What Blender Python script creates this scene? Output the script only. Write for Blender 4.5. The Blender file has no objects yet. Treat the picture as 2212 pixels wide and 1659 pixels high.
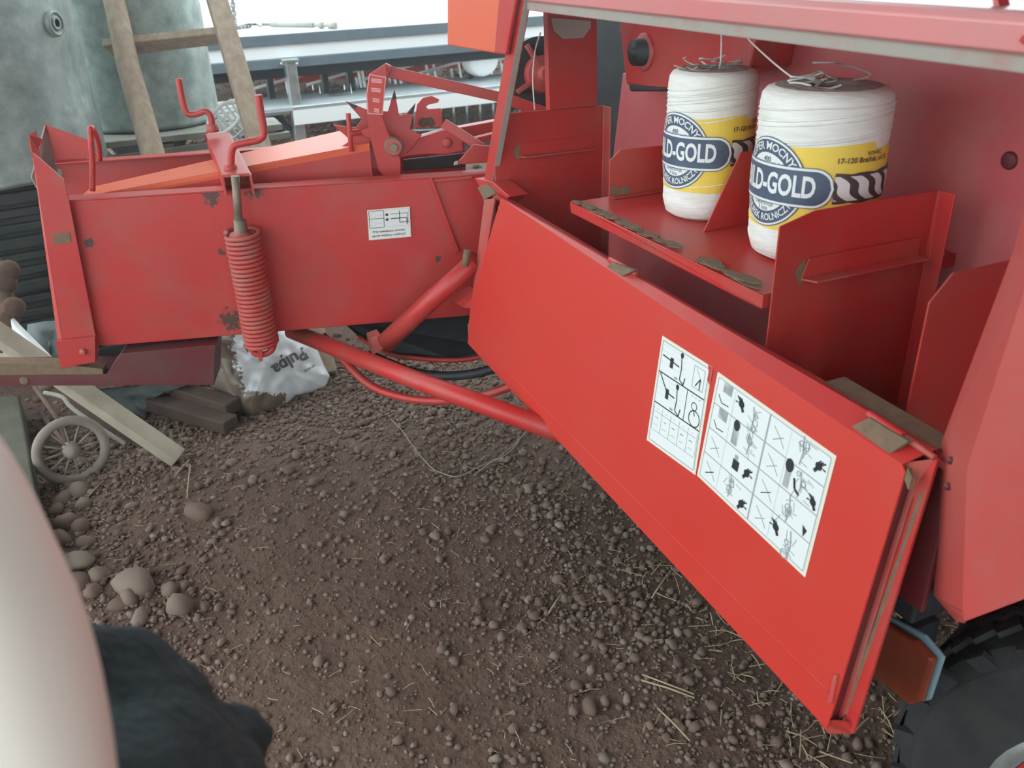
import bpy, bmesh, math, random
import numpy as np
from mathutils import Vector, Matrix, noise

random.seed(7); rng = np.random.default_rng(7)
SC = bpy.context.scene
COL = SC.collection
R = math.radians

# ------------------------------------------------------------------ camera
F_PX, CX, CY, CAM_H = 1850.0, 1106.0, 829.5, 1.5
psi, pit, rho = R(23.5), R(26.8), .0337
fw = Vector((math.sin(psi)*math.cos(pit), math.cos(psi)*math.cos(pit), -math.sin(pit)))
r0 = Vector((math.cos(psi), -math.sin(psi), 0)); u0 = r0.cross(fw)
rt = r0*math.cos(rho) - u0*math.sin(rho); up = u0*math.cos(rho) + r0*math.sin(rho)
CAM = Vector((0, 0, CAM_H))
cd = bpy.data.cameras.new('camera'); cam = bpy.data.objects.new('camera', cd); COL.objects.link(cam)
cam.matrix_world = Matrix(((rt.x, up.x, -fw.x, CAM.x), (rt.y, up.y, -fw.y, CAM.y), (rt.z, up.z, -fw.z, CAM.z), (0, 0, 0, 1)))
cd.sensor_width = 36; cd.lens = 36*F_PX/2212; cd.clip_start = .02; cd.clip_end = 200
cd.dof.use_dof = True; cd.dof.focus_distance = 1.9; cd.dof.aperture_fstop = 7.0
SC.camera = cam

# ------------------------------------------------------------------ world, light, exposure
w = bpy.data.worlds.new('overcast_sky'); SC.world = w; w.use_nodes = True
bg = w.node_tree.nodes['Background']
bg.inputs['Color'].default_value = (.86, .97, 1.0, 1); bg.inputs['Strength'].default_value = 4.6
SC.view_settings.view_transform = 'Standard'; SC.view_settings.look = 'None'
SC.view_settings.gamma = 1; SC.view_settings.use_curve_mapping = False
SC.view_settings.exposure = -0.50

# measured points: a photograph pixel carried onto a known plane of the place
def ray(x, y): return fw + rt*((x-CX)/F_PX) - up*((y-CY)/F_PX)
def onX(x, y, X): d = ray(x, y); return CAM + d*(X/d.x)
def onY(x, y, Y): d = ray(x, y); return CAM + d*(Y/d.y)
def onZ(x, y, Z): d = ray(x, y); return CAM + d*((Z-CAM_H)/d.z)
def at(x, y, dist): return CAM + ray(x, y)*dist
def onP(x, y, o, n): d = ray(x, y); return CAM + d*((o-CAM).dot(n)/d.dot(n))

# ------------------------------------------------------------------ materials
def mat(name, col, rough=.5, metal=0., col2=None, nscale=8., nlo=.4, nhi=.7, bump=0., bscale=60., dust=None, dust_amt=0., dscale=5., spots=None, spec=.5, stretch=None, sub=0., detail=6):
    m = bpy.data.materials.new(name); m.use_nodes = True
    nt = m.node_tree; N = nt.nodes; L = nt.links
    b = N['Principled BSDF']
    b.inputs['Roughness'].default_value = rough; b.inputs['Metallic'].default_value = metal
    b.inputs['Specular IOR Level'].default_value = spec
    tc = N.new('ShaderNodeTexCoord'); vec = tc.outputs['Object']
    if stretch:
        mp = N.new('ShaderNodeMapping'); mp.inputs['Scale'].default_value = stretch
        L.new(vec, mp.inputs['Vector']); vec = mp.outputs['Vector']
    def noise_ramp(scale, lo, hi, det=detail):
        n = N.new('ShaderNodeTexNoise'); n.inputs['Scale'].default_value = scale; n.inputs['Detail'].default_value = det
        n.inputs['Roughness'].default_value = .62
        L.new(vec, n.inputs['Vector'])
        r = N.new('ShaderNodeMapRange'); r.inputs['From Min'].default_value = lo; r.inputs['From Max'].default_value = hi
        L.new(n.outputs['Fac'], r.inputs['Value'])
        return r.outputs['Result']
    def mix(fac, a, bcol):
        x = N.new('ShaderNodeMix'); x.data_type = 'RGBA'
        L.new(fac, x.inputs['Factor'])
        if isinstance(a, tuple): x.inputs['A'].default_value = (*a, 1)
        else: L.new(a, x.inputs['A'])
        x.inputs['B'].default_value = (*bcol, 1)
        return x.outputs['Result']
    out = None
    if col2: out = mix(noise_ramp(nscale, nlo, nhi), col, col2)
    if dust:
        f = noise_ramp(dscale, .42, .75)
        mu = N.new('ShaderNodeMath'); mu.operation = 'MULTIPLY'; mu.inputs[1].default_value = dust_amt
        L.new(f, mu.inputs[0]); out = mix(mu.outputs[0], out or col, dust)
    if spots:
        pts, scol = spots[:2]; gain_ = spots[2] if len(spots) > 2 else .55
        prev = None
        nn = N.new('ShaderNodeTexNoise'); nn.inputs['Scale'].default_value = 90; nn.inputs['Detail'].default_value = 5
        L.new(tc.outputs['Object'], nn.inputs['Vector'])
        for (c, rad) in pts:
            sb = N.new('ShaderNodeVectorMath'); sb.operation = 'DISTANCE'; sb.inputs[1].default_value = tuple(c)
            L.new(tc.outputs['Object'], sb.inputs[0])
            mr = N.new('ShaderNodeMapRange'); mr.inputs['From Min'].default_value = rad; mr.inputs['From Max'].default_value = 0
            mr.inputs['To Min'].default_value = 0; mr.inputs['To Max'].default_value = 1.0
            L.new(sb.outputs['Value'], mr.inputs['Value'])
            if prev is None: prev = mr.outputs[0]
            else:
                mx = N.new('ShaderNodeMath'); mx.operation = 'MAXIMUM'
                L.new(prev, mx.inputs[0]); L.new(mr.outputs[0], mx.inputs[1]); prev = mx.outputs[0]
        ad = N.new('ShaderNodeMath'); ad.operation = 'MULTIPLY_ADD'; ad.inputs[1].default_value = gain_
        L.new(prev, ad.inputs[0]); L.new(nn.outputs['Fac'], ad.inputs[2])
        th = N.new('ShaderNodeMapRange'); th.inputs['From Min'].default_value = .68; th.inputs['From Max'].default_value = .8
        L.new(ad.outputs[0], th.inputs['Value'])
        zz = N.new('ShaderNodeMath'); zz.operation = 'GREATER_THAN'; zz.inputs[1].default_value = .001
        L.new(prev, zz.inputs[0])
        ml = N.new('ShaderNodeMath'); ml.operation = 'MULTIPLY'; L.new(zz.outputs[0], ml.inputs[0]); L.new(th.outputs[0], ml.inputs[1])
        out = mix(ml.outputs[0], out or col, scol)
    if out is None: b.inputs['Base Color'].default_value = (*col, 1)
    else: L.new(out, b.inputs['Base Color'])
    if sub: b.inputs['Subsurface Weight'].default_value = sub; b.inputs['Subsurface Radius'].default_value = (.01, .004, .002)
    if bump:
        n = N.new('ShaderNodeTexNoise'); n.inputs['Scale'].default_value = bscale; n.inputs['Detail'].default_value = 4
        L.new(vec, n.inputs['Vector'])
        bp = N.new('ShaderNodeBump'); bp.inputs['Strength'].default_value = bump; bp.inputs['Distance'].default_value = .01
        L.new(n.outputs['Fac'], bp.inputs['Height']); L.new(bp.outputs['Normal'], b.inputs['Normal'])
    return m

DUST = (.22, .155, .11)
RED = (.50, .029, .026); RED_DOOR = (.55, .036, .024)
M = {}
M['red'] = mat('red_paint', RED, .42, col2=(.45, .026, .025), nscale=3, dust=DUST, dust_amt=.35, dscale=7, bump=.03, bscale=25)
M['red_veiled'] = mat('glare_veiled_red_paint', (.52, .095, .105), .42, col2=(.47, .085, .095), nscale=2.5, dust=(.45, .28, .25), dust_amt=.45, dscale=5)  # pinkish veil of glare put into the back wall's red
M['red_shield'] = mat('glare_tinted_red_paint', (.50, .068, .060), .45, col2=(.46, .058, .054), nscale=2.5, dust=(.45, .22, .18), dust_amt=.35, dscale=5)  # milky glare worked into the shield's red
M['red_cover'] = mat('glare_pink_red_paint', (.70, .26, .255), .30, col2=(.66, .22, .22), nscale=2.5, dust=(.5, .38, .35), dust_amt=.4, dscale=5)  # the cover's pink carries the glare lying over it
M['red_clean'] = mat('fresh_red_paint', RED_DOOR, .40, col2=(.54, .036, .026), nscale=2.5, dust=(.5, .12, .08), dust_amt=.15, dscale=4)
M['red_dusty'] = mat('dusty_red_paint', (.5, .05, .045), .6, col2=(.45, .06, .05), nscale=4, dust=(.3, .22, .17), dust_amt=.6, dscale=9, bump=.05, bscale=60)
M['red_dark'] = mat('dark_red_paint', (.12, .012, .015), .55, dust=(.1, .07, .06), dust_amt=.6, dscale=6)  # darker red for inner, lower and recessed parts
M['red_orange'] = mat('orange_red_paint_and_light_tint', (.72, .12, .05), .42, dust=(.5, .15, .08), dust_amt=.2, dscale=5)
M['dirt_crust'] = mat('dried_dirt_crust', (.20, .135, .085), .95, col2=(.15, .10, .065), nscale=60, bump=.06, bscale=120)
M['grime'] = mat('greyish_dust_on_metal', (.36, .33, .29), .85, col2=(.42, .2, .17), nscale=10, nlo=.5, nhi=.75)
M['bare'] = mat('bare_sandy_metal', (.30, .26, .20), .6, metal=.5, col2=(.22, .15, .1), nscale=30)
M['steel'] = mat('galvanised_steel', (.62, .68, .68), .38, metal=.85, col2=(.45, .5, .5), nscale=18)
M['chrome'] = mat('bright_zinc_steel', (.75, .77, .76), .28, metal=.9)
M['black'] = mat('black_metal_and_gap_shade', (.018, .02, .024), .55, col2=(.035, .035, .04), nscale=12)
M['rubber'] = mat('tyre_rubber', (.016, .018, .02), .8, dust=(.05, .045, .04), dust_amt=.5, dscale=14, bump=.15, bscale=120)
M['galv_tank'] = mat('weathered_tank_metal', (.22, .285, .27), .48, metal=.2, col2=(.46, .55, .52), nscale=13, nlo=.34, nhi=.68, dust=(.22, .26, .23), dust_amt=.7, dscale=4, bump=.05, bscale=9)
M['wood'] = mat('weathered_ladder_wood', (.33, .25, .18), .8, col2=(.45, .36, .27), nscale=5, stretch=(6, 6, 1), bump=.12, bscale=40)
M['wood_x'] = mat('pale_old_board', (.42, .36, .28), .85, col2=(.29, .24, .18), nscale=6, bump=.15, bscale=30, dust=(.2, .16, .12), dust_amt=.5)
M['wood_dark'] = mat('brown_timber_with_shade', (.06, .035, .026), .9, col2=(.085, .055, .04), nscale=9, bump=.3, bscale=40)  # brown wood, its shade put into the dark colour
M['greywood'] = mat('grey_pallet_wood', (.34, .33, .29), .85, col2=(.22, .21, .18), nscale=7, bump=.2, bscale=40)
M['slab'] = mat('mossy_grey_board', (.085, .082, .058), .9, col2=(.12, .11, .08), nscale=8, bump=.3, bscale=50)
M['trailer_dark'] = mat('slate_grey_paint', (.12, .16, .19), .45, col2=(.15, .19, .22), nscale=9)
M['trailer_white'] = mat('white_panel_paint', (.90, .93, .94), .35)
M['trailer_deck'] = mat('pale_deck_sheet', (.54, .56, .54), .6, col2=(.47, .49, .47), nscale=3)
M['chain_steel'] = mat('dull_chain_steel', (.20, .21, .21), .35, metal=.8)
M['link_grey'] = mat('dusty_olive_grey_metal', (.30, .31, .27), .6, col2=(.38, .38, .34), nscale=20)
M['trailer_black'] = mat('black_frame_paint', (.022, .03, .036), .5)
M['grey_plank'] = mat('light_grey_frame_paint', (.42, .47, .49), .6, col2=(.36, .41, .43), nscale=12)
M['ribbed'] = mat('black_ribbed_plastic', (.022, .028, .027), .55, dust=(.07, .07, .062), dust_amt=.6, dscale=9)
M['white'] = mat('white_print', (.72, .75, .74), .4)
M['cream'] = mat('cream_sticker_edge', (.76, .68, .56), .5)
M['ink'] = mat('black_print', (.02, .022, .025), .5)
M['ink_grey'] = mat('grey_print', (.32, .34, .36), .5)
M['bag_ink'] = mat('dark_grey_bag_print', (.10, .105, .12), .5)
M['ink_pale'] = mat('pale_grey_print', (.56, .59, .61), .5)
M['pink_print'] = mat('pale_pink_print', (.75, .42, .42), .5)
M['twine'] = mat('white_twine', (.80, .80, .76), .75, col2=(.70, .69, .64), nscale=14, stretch=(1, 1, 5), bump=.25, bscale=55)
M['twine_top'] = mat('dusty_twine', (.42, .40, .36), .9, col2=(.30, .28, .25), nscale=25, bump=.4, bscale=90)
M['yellow'] = mat('yellow_label_paper', (.82, .60, .08), .45, col2=(.78, .55, .09), nscale=9)
M['navy'] = mat('navy_label_print', (.055, .085, .14), .4, col2=(.085, .115, .17), nscale=25)
M['brown_print'] = mat('dark_brown_label_print', (.07, .045, .05), .5)
M['stripe_white'] = mat('greyish_white_label_print', (.66, .64, .63), .5)
M['bag'] = mat('white_feed_bag_plastic', (.74, .76, .78), .28, col2=(.62, .64, .67), nscale=9)
M['bag_dirty'] = mat('muddy_bag_plastic', (.16, .12, .095), .6, col2=(.26, .22, .18), nscale=10)
M['bag_blue'] = mat('grey_blue_plastic_sheet', (.22, .26, .26), .45, col2=(.13, .15, .14), nscale=9)
M['wheel_tan'] = mat('dusty_grey_rubber', (.27, .23, .19), .8, col2=(.2, .17, .14), nscale=14)
M['amber'] = mat('dark_amber_reflector', (.20, .035, .015), .25, col2=(.15, .03, .015), nscale=20)
M['bluegrey'] = mat('blue_grey_edge_paint', (.16, .24, .27), .5)
M['rust'] = mat('brown_rust', (.13, .075, .05), .9, col2=(.08, .05, .04), nscale=20, bump=.3)
M['skin'] = mat('overexposed_skin', (.99, .87, .76), .5)  # overexposure put into the skin colour
M['fleece'] = mat('dark_teal_fleece', (.026, .044, .050), .95, col2=(.042, .066, .074), nscale=30, bump=.5, bscale=120)
M['hair'] = mat('brown_hair', (.06, .04, .03), .7)
M['straw'] = mat('dry_straw', (.42, .33, .20), .8, col2=(.30, .23, .14), nscale=30)
M['string'] = mat('dull_twine_string', (.33, .28, .23), .9)

# ground with dirt and gravel colours
def ground_mat():
    m = mat('packed_dirt', (.122, .072, .050), .97, col2=(.168, .106, .076), nscale=2.2, nlo=.38, nhi=.66, dust=(.082, .050, .037), dust_amt=.8, dscale=38, bump=.9, bscale=70, detail=10)
    return m
M['dirt'] = ground_mat()
def stone_mat():
    m = bpy.data.materials.new('mixed_gravel_stone'); m.use_nodes = True
    nt = m.node_tree; N = nt.nodes; L = nt.links; b = N['Principled BSDF']; b.inputs['Roughness'].default_value = .85
    oi = N.new('ShaderNodeAttribute'); oi.attribute_name = 'tone'
    ob = N.new('ShaderNodeObjectInfo')
    ad = N.new('ShaderNodeMath'); ad.operation = 'ADD'; L.new(oi.outputs['Fac'], ad.inputs[0]); L.new(ob.outputs['Random'], ad.inputs[1])
    fr = N.new('ShaderNodeMath'); fr.operation = 'FRACT'; L.new(ad.outputs[0], fr.inputs[0])
    cr = N.new('ShaderNodeValToRGB'); L.new(fr.outputs[0], cr.inputs['Fac'])
    e = cr.color_ramp.elements; e[0].color = (.125, .079, .057, 1); e[1].color = (.28, .22, .172, 1); e[1].position = 1.0
    for pos, c in ((.3, (.165, .108, .080, 1)), (.55, (.19, .126, .094, 1)), (.78, (.20, .152, .120, 1)), (.93, (.22, .168, .132, 1))):
        q = e.new(pos); q.color = c
    tc = N.new('ShaderNodeTexCoord'); n = N.new('ShaderNodeTexNoise'); n.inputs['Scale'].default_value = 60; L.new(tc.outputs['Object'], n.inputs['Vector'])
    mx = N.new('ShaderNodeMix'); mx.data_type = 'RGBA'; mx.inputs['B'].default_value = (.115, .08, .06, 1)
    mr = N.new('ShaderNodeMapRange'); mr.inputs['From Min'].default_value = .45; mr.inputs['From Max'].default_value = .7; mr.inputs['To Max'].default_value = .7
    L.new(n.outputs['Fac'], mr.inputs['Value']); L.new(mr.outputs[0], mx.inputs['Factor']); L.new(cr.outputs['Color'], mx.inputs['A'])
    L.new(mx.outputs['Result'], b.inputs['Base Color'])
    return m
M['stone'] = stone_mat()

# ------------------------------------------------------------------ mesh builder
class MB:
    def __init__(s): s.v = []; s.f = []; s.mi = []; s.sm = []; s.mats = []
    def m(s, name):
        if name not in s.mats: s.mats.append(name)
        return s.mats.index(name)
    def add(s, vs, fs, mt, smooth=False):
        o = len(s.v); s.v += [tuple(v) for v in vs]; k = s.m(mt)
        for f in fs: s.f.append([i+o for i in f]); s.mi.append(k); s.sm.append(smooth)
    def prism(s, pts, vec, mt):
        pts = [Vector(p) for p in pts]; vec = Vector(vec); n = len(pts)
        nrm = Vector((0, 0, 0))
        for i in range(n): a, b = pts[i], pts[(i+1) % n]; nrm += a.cross(b)
        if nrm.dot(vec) > 0: pts.reverse()
        vs = pts + [p+vec for p in pts]
        fs = [list(range(n)), list(range(2*n-1, n-1, -1))] + [[i, i+n, (i+1) % n+n, (i+1) % n] for i in range(n)]
        s.add(vs, [f[::-1] if False else f for f in fs], mt)
    def box(s, c, sz, mt, rot=None):
        x, y, z = sz[0]/2, sz[1]/2, sz[2]/2
        vs = [Vector((a*x, b*y, d*z)) for a in (-1, 1) for b in (-1, 1) for d in (-1, 1)]
        if rot is not None: vs = [rot @ v for v in vs]
        c = Vector(c); vs = [v+c for v in vs]
        s.add(vs, [[0, 1, 3, 2], [4, 6, 7, 5], [0, 4, 5, 1], [2, 3, 7, 6], [0, 2, 6, 4], [1, 5, 7, 3]], mt)
    def bar(s, a, b, wx, wy, mt, upv=(0, 0, 1)):
        a, b = Vector(a), Vector(b); d = (b-a); ln = d.length; d.normalize()
        u = Vector(upv); x = d.cross(u)
        if x.length < 1e-4: x = d.cross(Vector((1, 0, 0)))
        x.normalize(); y = x.cross(d)
        rot = Matrix((x, y, d)).transposed()
        s.box((a+b)/2, (wx, wy, ln), mt, rot)
    def tube(s, path, r, mt, n=12, closed=False, cap=True):
        P = [Vector(p) for p in path]; k = len(P)
        rr = r if isinstance(r, (list, tuple)) else [r]*k
        up_ = None; rings = []
        for i in range(k):
            if closed: t = P[(i+1) % k]-P[i-1]
            else: t = P[min(i+1, k-1)]-P[max(i-1, 0)]
            t.normalize()
            if up_ is None:
                up_ = Vector((0, 0, 1)) if abs(t.z) < .9 else Vector((1, 0, 0))
            x = t.cross(up_); x.normalize(); y = x.cross(t); y.normalize(); up_ = y
            rings.append([P[i]+(x*math.cos(a)+y*math.sin(a))*rr[i] for a in [2*math.pi*j/n for j in range(n)]])
        vs = [v for rg in rings for v in rg]; fs = []
        for i in range(k if closed else k-1):
            i2 = (i+1) % k
            for j in range(n): fs.append([i*n+j, i*n+(j+1) % n, i2*n+(j+1) % n, i2*n+j])
        s.add(vs, fs, mt, True)
        if cap and not closed:
            s.add(rings[0], [list(range(n))], mt); s.add(rings[-1], [list(range(n-1, -1, -1))], mt)
    def lathe(s, prof, o, axis, mt, n=32, ref=None, a0=0, a1=2*math.pi, smooth=True):
        o = Vector(o); ax = Vector(axis).normalized()
        x = Vector(ref) if ref else (ax.cross(Vector((0, 0, 1))) if abs(ax.z) < .9 else Vector((1, 0, 0)))
        x = (x-ax*x.dot(ax)).normalized(); y = ax.cross(x)
        full = abs(a1-a0-2*math.pi) < 1e-5; k = n if full else n+1
        vs = []
        for (r, h) in prof:
            for j in range(k):
                a = a0+(a1-a0)*j/n; vs.append(o+ax*h+(x*math.cos(a)+y*math.sin(a))*max(r, 1e-5))
        fs = []
        for i in range(len(prof)-1):
            for j in range(n):
                j2 = (j+1) % k if full else j+1
                fs.append([i*k+j, i*k+j2, (i+1)*k+j2, (i+1)*k+j])
        mts = mt if isinstance(mt, (list, tuple)) else [mt]*(len(prof)-1)
        for i in range(len(prof)-1):
            sub = fs[i*n:(i+1)*n]
            s.add([vs[q] for q in range(i*k, (i+2)*k)], [[q-i*k for q in f] for f in sub], mts[i], smooth)
    def build(s, name, parent=None, bevel=0., loc=None, weld=True, smooth_all=False):
        me = bpy.data.meshes.new(name)
        o = Vector(loc) if loc is not None else Vector((0, 0, 0))
        me.from_pydata([tuple(Vector(v)-o) for v in s.v], [], s.f)
        for mt in s.mats: me.materials.append(M[mt])
        me.polygons.foreach_set('material_index', s.mi)
        me.polygons.foreach_set('use_smooth', [True]*len(s.sm) if smooth_all else s.sm)
        bm = bmesh.new(); bm.from_mesh(me)
        if weld: bmesh.ops.remove_doubles(bm, verts=bm.verts, dist=1e-5)
        bmesh.ops.recalc_face_normals(bm, faces=bm.faces)
        bm.to_mesh(me); bm.free(); me.update()
        ob = bpy.data.objects.new(name, me); COL.objects.link(ob)
        if parent is not None:
            ob.parent = parent
            wl = Vector((0, 0, 0)); q = parent
            while q is not None: wl += q.location; q = q.parent
            ob.location = o - wl
        else: ob.location = o
        if bevel:
            bv = ob.modifiers.new('bevel', 'BEVEL'); bv.width = bevel; bv.segments = 2; bv.limit_method = 'ANGLE'; bv.angle_limit = R(35)
        return ob

def thing(name, label, cat, loc=(0, 0, 0), group=None):
    o = bpy.data.objects.new(name, None); COL.objects.link(o); o.location = loc; o.empty_display_size = .1
    return tag(o, label, cat, group)
def tag(o, label, cat, group=None, kind=None):
    o['label'] = label; o['category'] = cat
    if group: o['group'] = group
    if kind: o['kind'] = kind
    return o

def smooth_path(pts, sub=6, closed=False):
    P = [Vector(p) for p in pts]; n = len(P); out = []
    rngs = range(n) if closed else range(n-1)
    for i in rngs:
        p0 = P[i-1] if (i > 0 or closed) else P[0]; p1 = P[i]; p2 = P[(i+1) % n]
        p3 = P[(i+2) % n] if (closed or i+2 < n) else P[-1]
        for j in range(sub):
            t = j/sub
            out.append(.5*((2*p1)+(p2-p0)*t+(2*p0-5*p1+4*p2-p3)*t*t+(3*p1-p0-3*p2+p3)*t**3))
    if not closed: out.append(P[-1])
    return out

# flat lettering -> triangles in the unit of `size`
_tcache = {}
def text_tris(s, size=1., bold=0., align='CENTER', spacing=1.0):
    key = (s, bold, align, spacing)
    if key not in _tcache:
        c = bpy.data.curves.new('t', 'FONT'); c.body = s; c.size = 1; c.align_x = align; c.align_y = 'CENTER'; c.offset = bold
        c.resolution_u = 3; c.space_character = spacing; c.fill_mode = 'FRONT'
        o = bpy.data.objects.new('t', c); COL.objects.link(o)
        dg = bpy.context.evaluated_depsgraph_get(); dg.update()
        me = o.evaluated_get(dg).to_mesh()
        vs = [v.co.copy() for v in me.vertices]; fs = [list(p.vertices) for p in me.polygons]
        o.evaluated_get(dg).to_mesh_clear(); bpy.data.objects.remove(o); bpy.data.curves.remove(c)
        _tcache[key] = (vs, fs)
    vs, fs = _tcache[key]
    return [(v.x*size, v.y*size) for v in vs], fs

class Flat:
    """printing on a flat quad: local metres u (right) and v (down) from the top-left corner"""
    def __init__(s, mb, tl, tr, bl, br, n):
        s.mb = mb; s.c = [Vector(q) for q in (tl, tr, bl, br)]; s.n = Vector(n).normalized()
        s.W = (s.c[1]-s.c[0]).length; s.H = (s.c[2]-s.c[0]).length
    def p(s, u, v, lay):
        a, b = u/s.W, v/s.H
        q = (s.c[0]*(1-a)+s.c[1]*a)*(1-b)+(s.c[2]*(1-a)+s.c[3]*a)*b
        return q+s.n*(.0012+.0003*lay)
    def poly(s, pts, mt, lay=1): s.mb.add([s.p(u, v, lay) for u, v in pts], [list(range(len(pts)))], mt)
    def rect(s, u0_, v0, u1, v1, mt, lay=1): s.poly([(u0_, v0), (u1, v0), (u1, v1), (u0_, v1)], mt, lay)
    def line(s, a, b, wd, mt, lay=2):
        dx, dy = b[0]-a[0], b[1]-a[1]; l = math.hypot(dx, dy) or 1; nx, ny = -dy/l*wd/2, dx/l*wd/2
        s.poly([(a[0]+nx, a[1]+ny), (b[0]+nx, b[1]+ny), (b[0]-nx, b[1]-ny), (a[0]-nx, a[1]-ny)], mt, lay)
    def lines(s, pts, wd, mt, lay=2):
        for a, b in zip(pts, pts[1:]): s.line(a, b, wd, mt, lay)
    def frame(s, u0_, v0, u1, v1, wd, mt, lay=2): s.lines([(u0_, v0), (u1, v0), (u1, v1), (u0_, v1), (u0_, v0)], wd, mt, lay)
    def ell(s, u, v, ru, rv, mt, lay=2, n=14): s.poly([(u+ru*math.cos(t), v+rv*math.sin(t)) for t in [2*math.pi*i/n for i in range(n)]], mt, lay)
    def ring(s, u, v, ra, wd, mt, lay=2, a0=0, a1=360, n=18):
        s.lines([(u+ra*math.cos(R(a0+(a1-a0)*i/n)), v+ra*math.sin(R(a0+(a1-a0)*i/n))) for i in range(n+1)], wd, mt, lay)
    def text(s, t, u, v, size, mt, bold=0., lay=2, rot=0., align='CENTER'):
        vs, fs = text_tris(t, size, bold, align)
        c, sn = math.cos(rot), math.sin(rot)
        s.mb.add([s.p(u+x*c-y*sn*-1*-1, v-(x*sn+y*c), lay) if False else s.p(u+x*c-y*sn, v-(x*sn+y*c), lay) for x, y in vs], fs, mt)
    def base(s, edge='cream', face='white', e=.004):
        s.rect(0, 0, s.W, s.H, edge, 0); s.rect(e, e, s.W-e, s.H-e, face, 1)
        # paper thickness
        q = [s.p(0, 0, 0), s.p(s.W, 0, 0), s.p(s.W, s.H, 0), s.p(0, s.H, 0)]
        b = [x-s.n*.001 for x in q]
        s.mb.add(q+b, [[i, (i+1) % 4, (i+1) % 4+4, i+4] for i in range(4)], edge)

# ================================================================== SETTING: ground, shed
def gz(x, y):
    h = .030*noise.noise(Vector((x*1.1, y*1.1, 3.)))+.012*noise.noise(Vector((x*4, y*4, 7.)))
    h += .02*math.exp(-((x-.2)**2+(y-2.75)**2)/.10)
    return h
def make_floor():
    def grid(xs, ys):
        vs = [(x, y, gz(x, y)+.004*noise.noise(Vector((x*22, y*22, 1)))+.0035*noise.noise(Vector((x*60, y*60, 5)))) for y in ys for x in xs]
        nx = len(xs); fs = [[j*nx+i, j*nx+i+1, (j+1)*nx+i+1, (j+1)*nx+i] for j in range(len(ys)-1) for i in range(nx-1)]
        return vs, fs
    mb = MB()
    xs = list(np.arange(-7, -1.2, .4))+list(np.arange(-1.2, 2.4, .016))+list(np.arange(2.4, 12.1, .4))
    ys = list(np.arange(-5, .7, .3))+list(np.arange(.7, 3.4, .016))+list(np.arange(3.4, 6, .12))+list(np.arange(6, 30, .6))
    vs, fs = grid(xs, ys); mb.add(vs, fs, 'dirt', True)
    o = mb.build('floor', weld=False); o['kind'] = 'structure'
    return o
floor = make_floor()

# unseen shed roof and walls, added and sized to shape the light; open to the left and to the yard behind the machine
M['roof'] = mat('dark_roof_sheet', (.10, .09, .085), .8, col2=(.07, .065, .06), nscale=2)
M['wallwood'] = mat('dark_barn_boards', (.11, .085, .065), .85, col2=(.07, .055, .045), nscale=4, stretch=(1, 1, .2))
mb = MB(); mb.box((1.9, .5, 3.35), (7.7, 6.0, .08), 'roof')
for k in range(6): mb.box((-1.7+1.4*k, .5, 3.22), (.10, 5.9, .18), 'wallwood')
mb.build('unseen_roof')['kind'] = 'structure'
mb = MB(); mb.box((3.3, -2.4, 1.6), (4.8, .1, 3.4), 'wallwood'); mb.build('unseen_back_wall')['kind'] = 'structure'
mb = MB(); mb.box((5.7, .5, 1.6), (.1, 5.9, 3.4), 'wallwood'); mb.build('unseen_right_wall')['kind'] = 'structure'

# thin haze volume added to imitate veiling glare from the bright yard
hm = bpy.data.materials.new('glare_haze_volume'); hm.use_nodes = True
hn = hm.node_tree.nodes; hn.remove(hn['Principled BSDF']); vs_ = hn.new('ShaderNodeVolumeScatter')
vs_.inputs['Density'].default_value = .0135; vs_.inputs['Anisotropy'].default_value = .78; vs_.inputs['Color'].default_value = (.95, .97, 1, 1)
hm.node_tree.links.new(vs_.outputs[0], hn['Material Output'].inputs['Volume']); M['haze'] = hm
mb = MB(); mb.box((1., -.5, 1.62), (9.2, 7.9, 3.3), 'haze'); hz = mb.build('glare_haze'); hz['kind'] = 'stuff'; hz['label'] = 'thin haze added for the glare of the yard'; hz['category'] = 'haze'

# ================================================================== THE BALER
baler = thing('baler', 'large red farm baler with its twine box door folded down', 'baler', (1.2, 1.3, 0))
XF = .80
# ---- twine box: back wall and left and right uprights
def prism_of(pts, vec, mt, name, parent, bevel=.003):
    b = MB(); b.prism(pts, vec, mt); return b.build(name, parent, bevel)
b = MB()
XB = 1.22
bw = [onX(1345, 170, XB), onX(1318, 390, XB), onX(1312, 450, XB)]
b.prism([Vector((XB, bw[0].y, 1.21)), bw[1], Vector((XB, bw[2].y, .55)), Vector((XB, .85, .55)), Vector((XB, .85, .76)), Vector((XB, .0, .76)), Vector((XB, .0, 1.40)), Vector((XB, 1.60, 1.40)), Vector((XB, 1.62, 1.21))], (.012, 0, 0), 'red_veiled')
b.prism([(XB, 1.0, .55), (XB, 1.05, .55), (XB, 1.05, 1.03), (XB, 1.0, 1.03)], (-.05, 0, 0), 'red')
b.lathe([(0, -.004), (.012, -.004), (.014, .0), (.014, .003)], onX(2180, 347, XB-.001), (1, 0, 0), 'red_dark', 16)  # hole shown as a dark red disc, its shade in the colour
box = b.build('twine_box', baler, .002)
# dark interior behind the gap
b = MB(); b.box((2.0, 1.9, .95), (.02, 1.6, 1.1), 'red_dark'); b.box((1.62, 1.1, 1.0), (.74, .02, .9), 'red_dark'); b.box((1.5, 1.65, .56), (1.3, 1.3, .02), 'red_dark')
b.build('inner_panel', baler)
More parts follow.
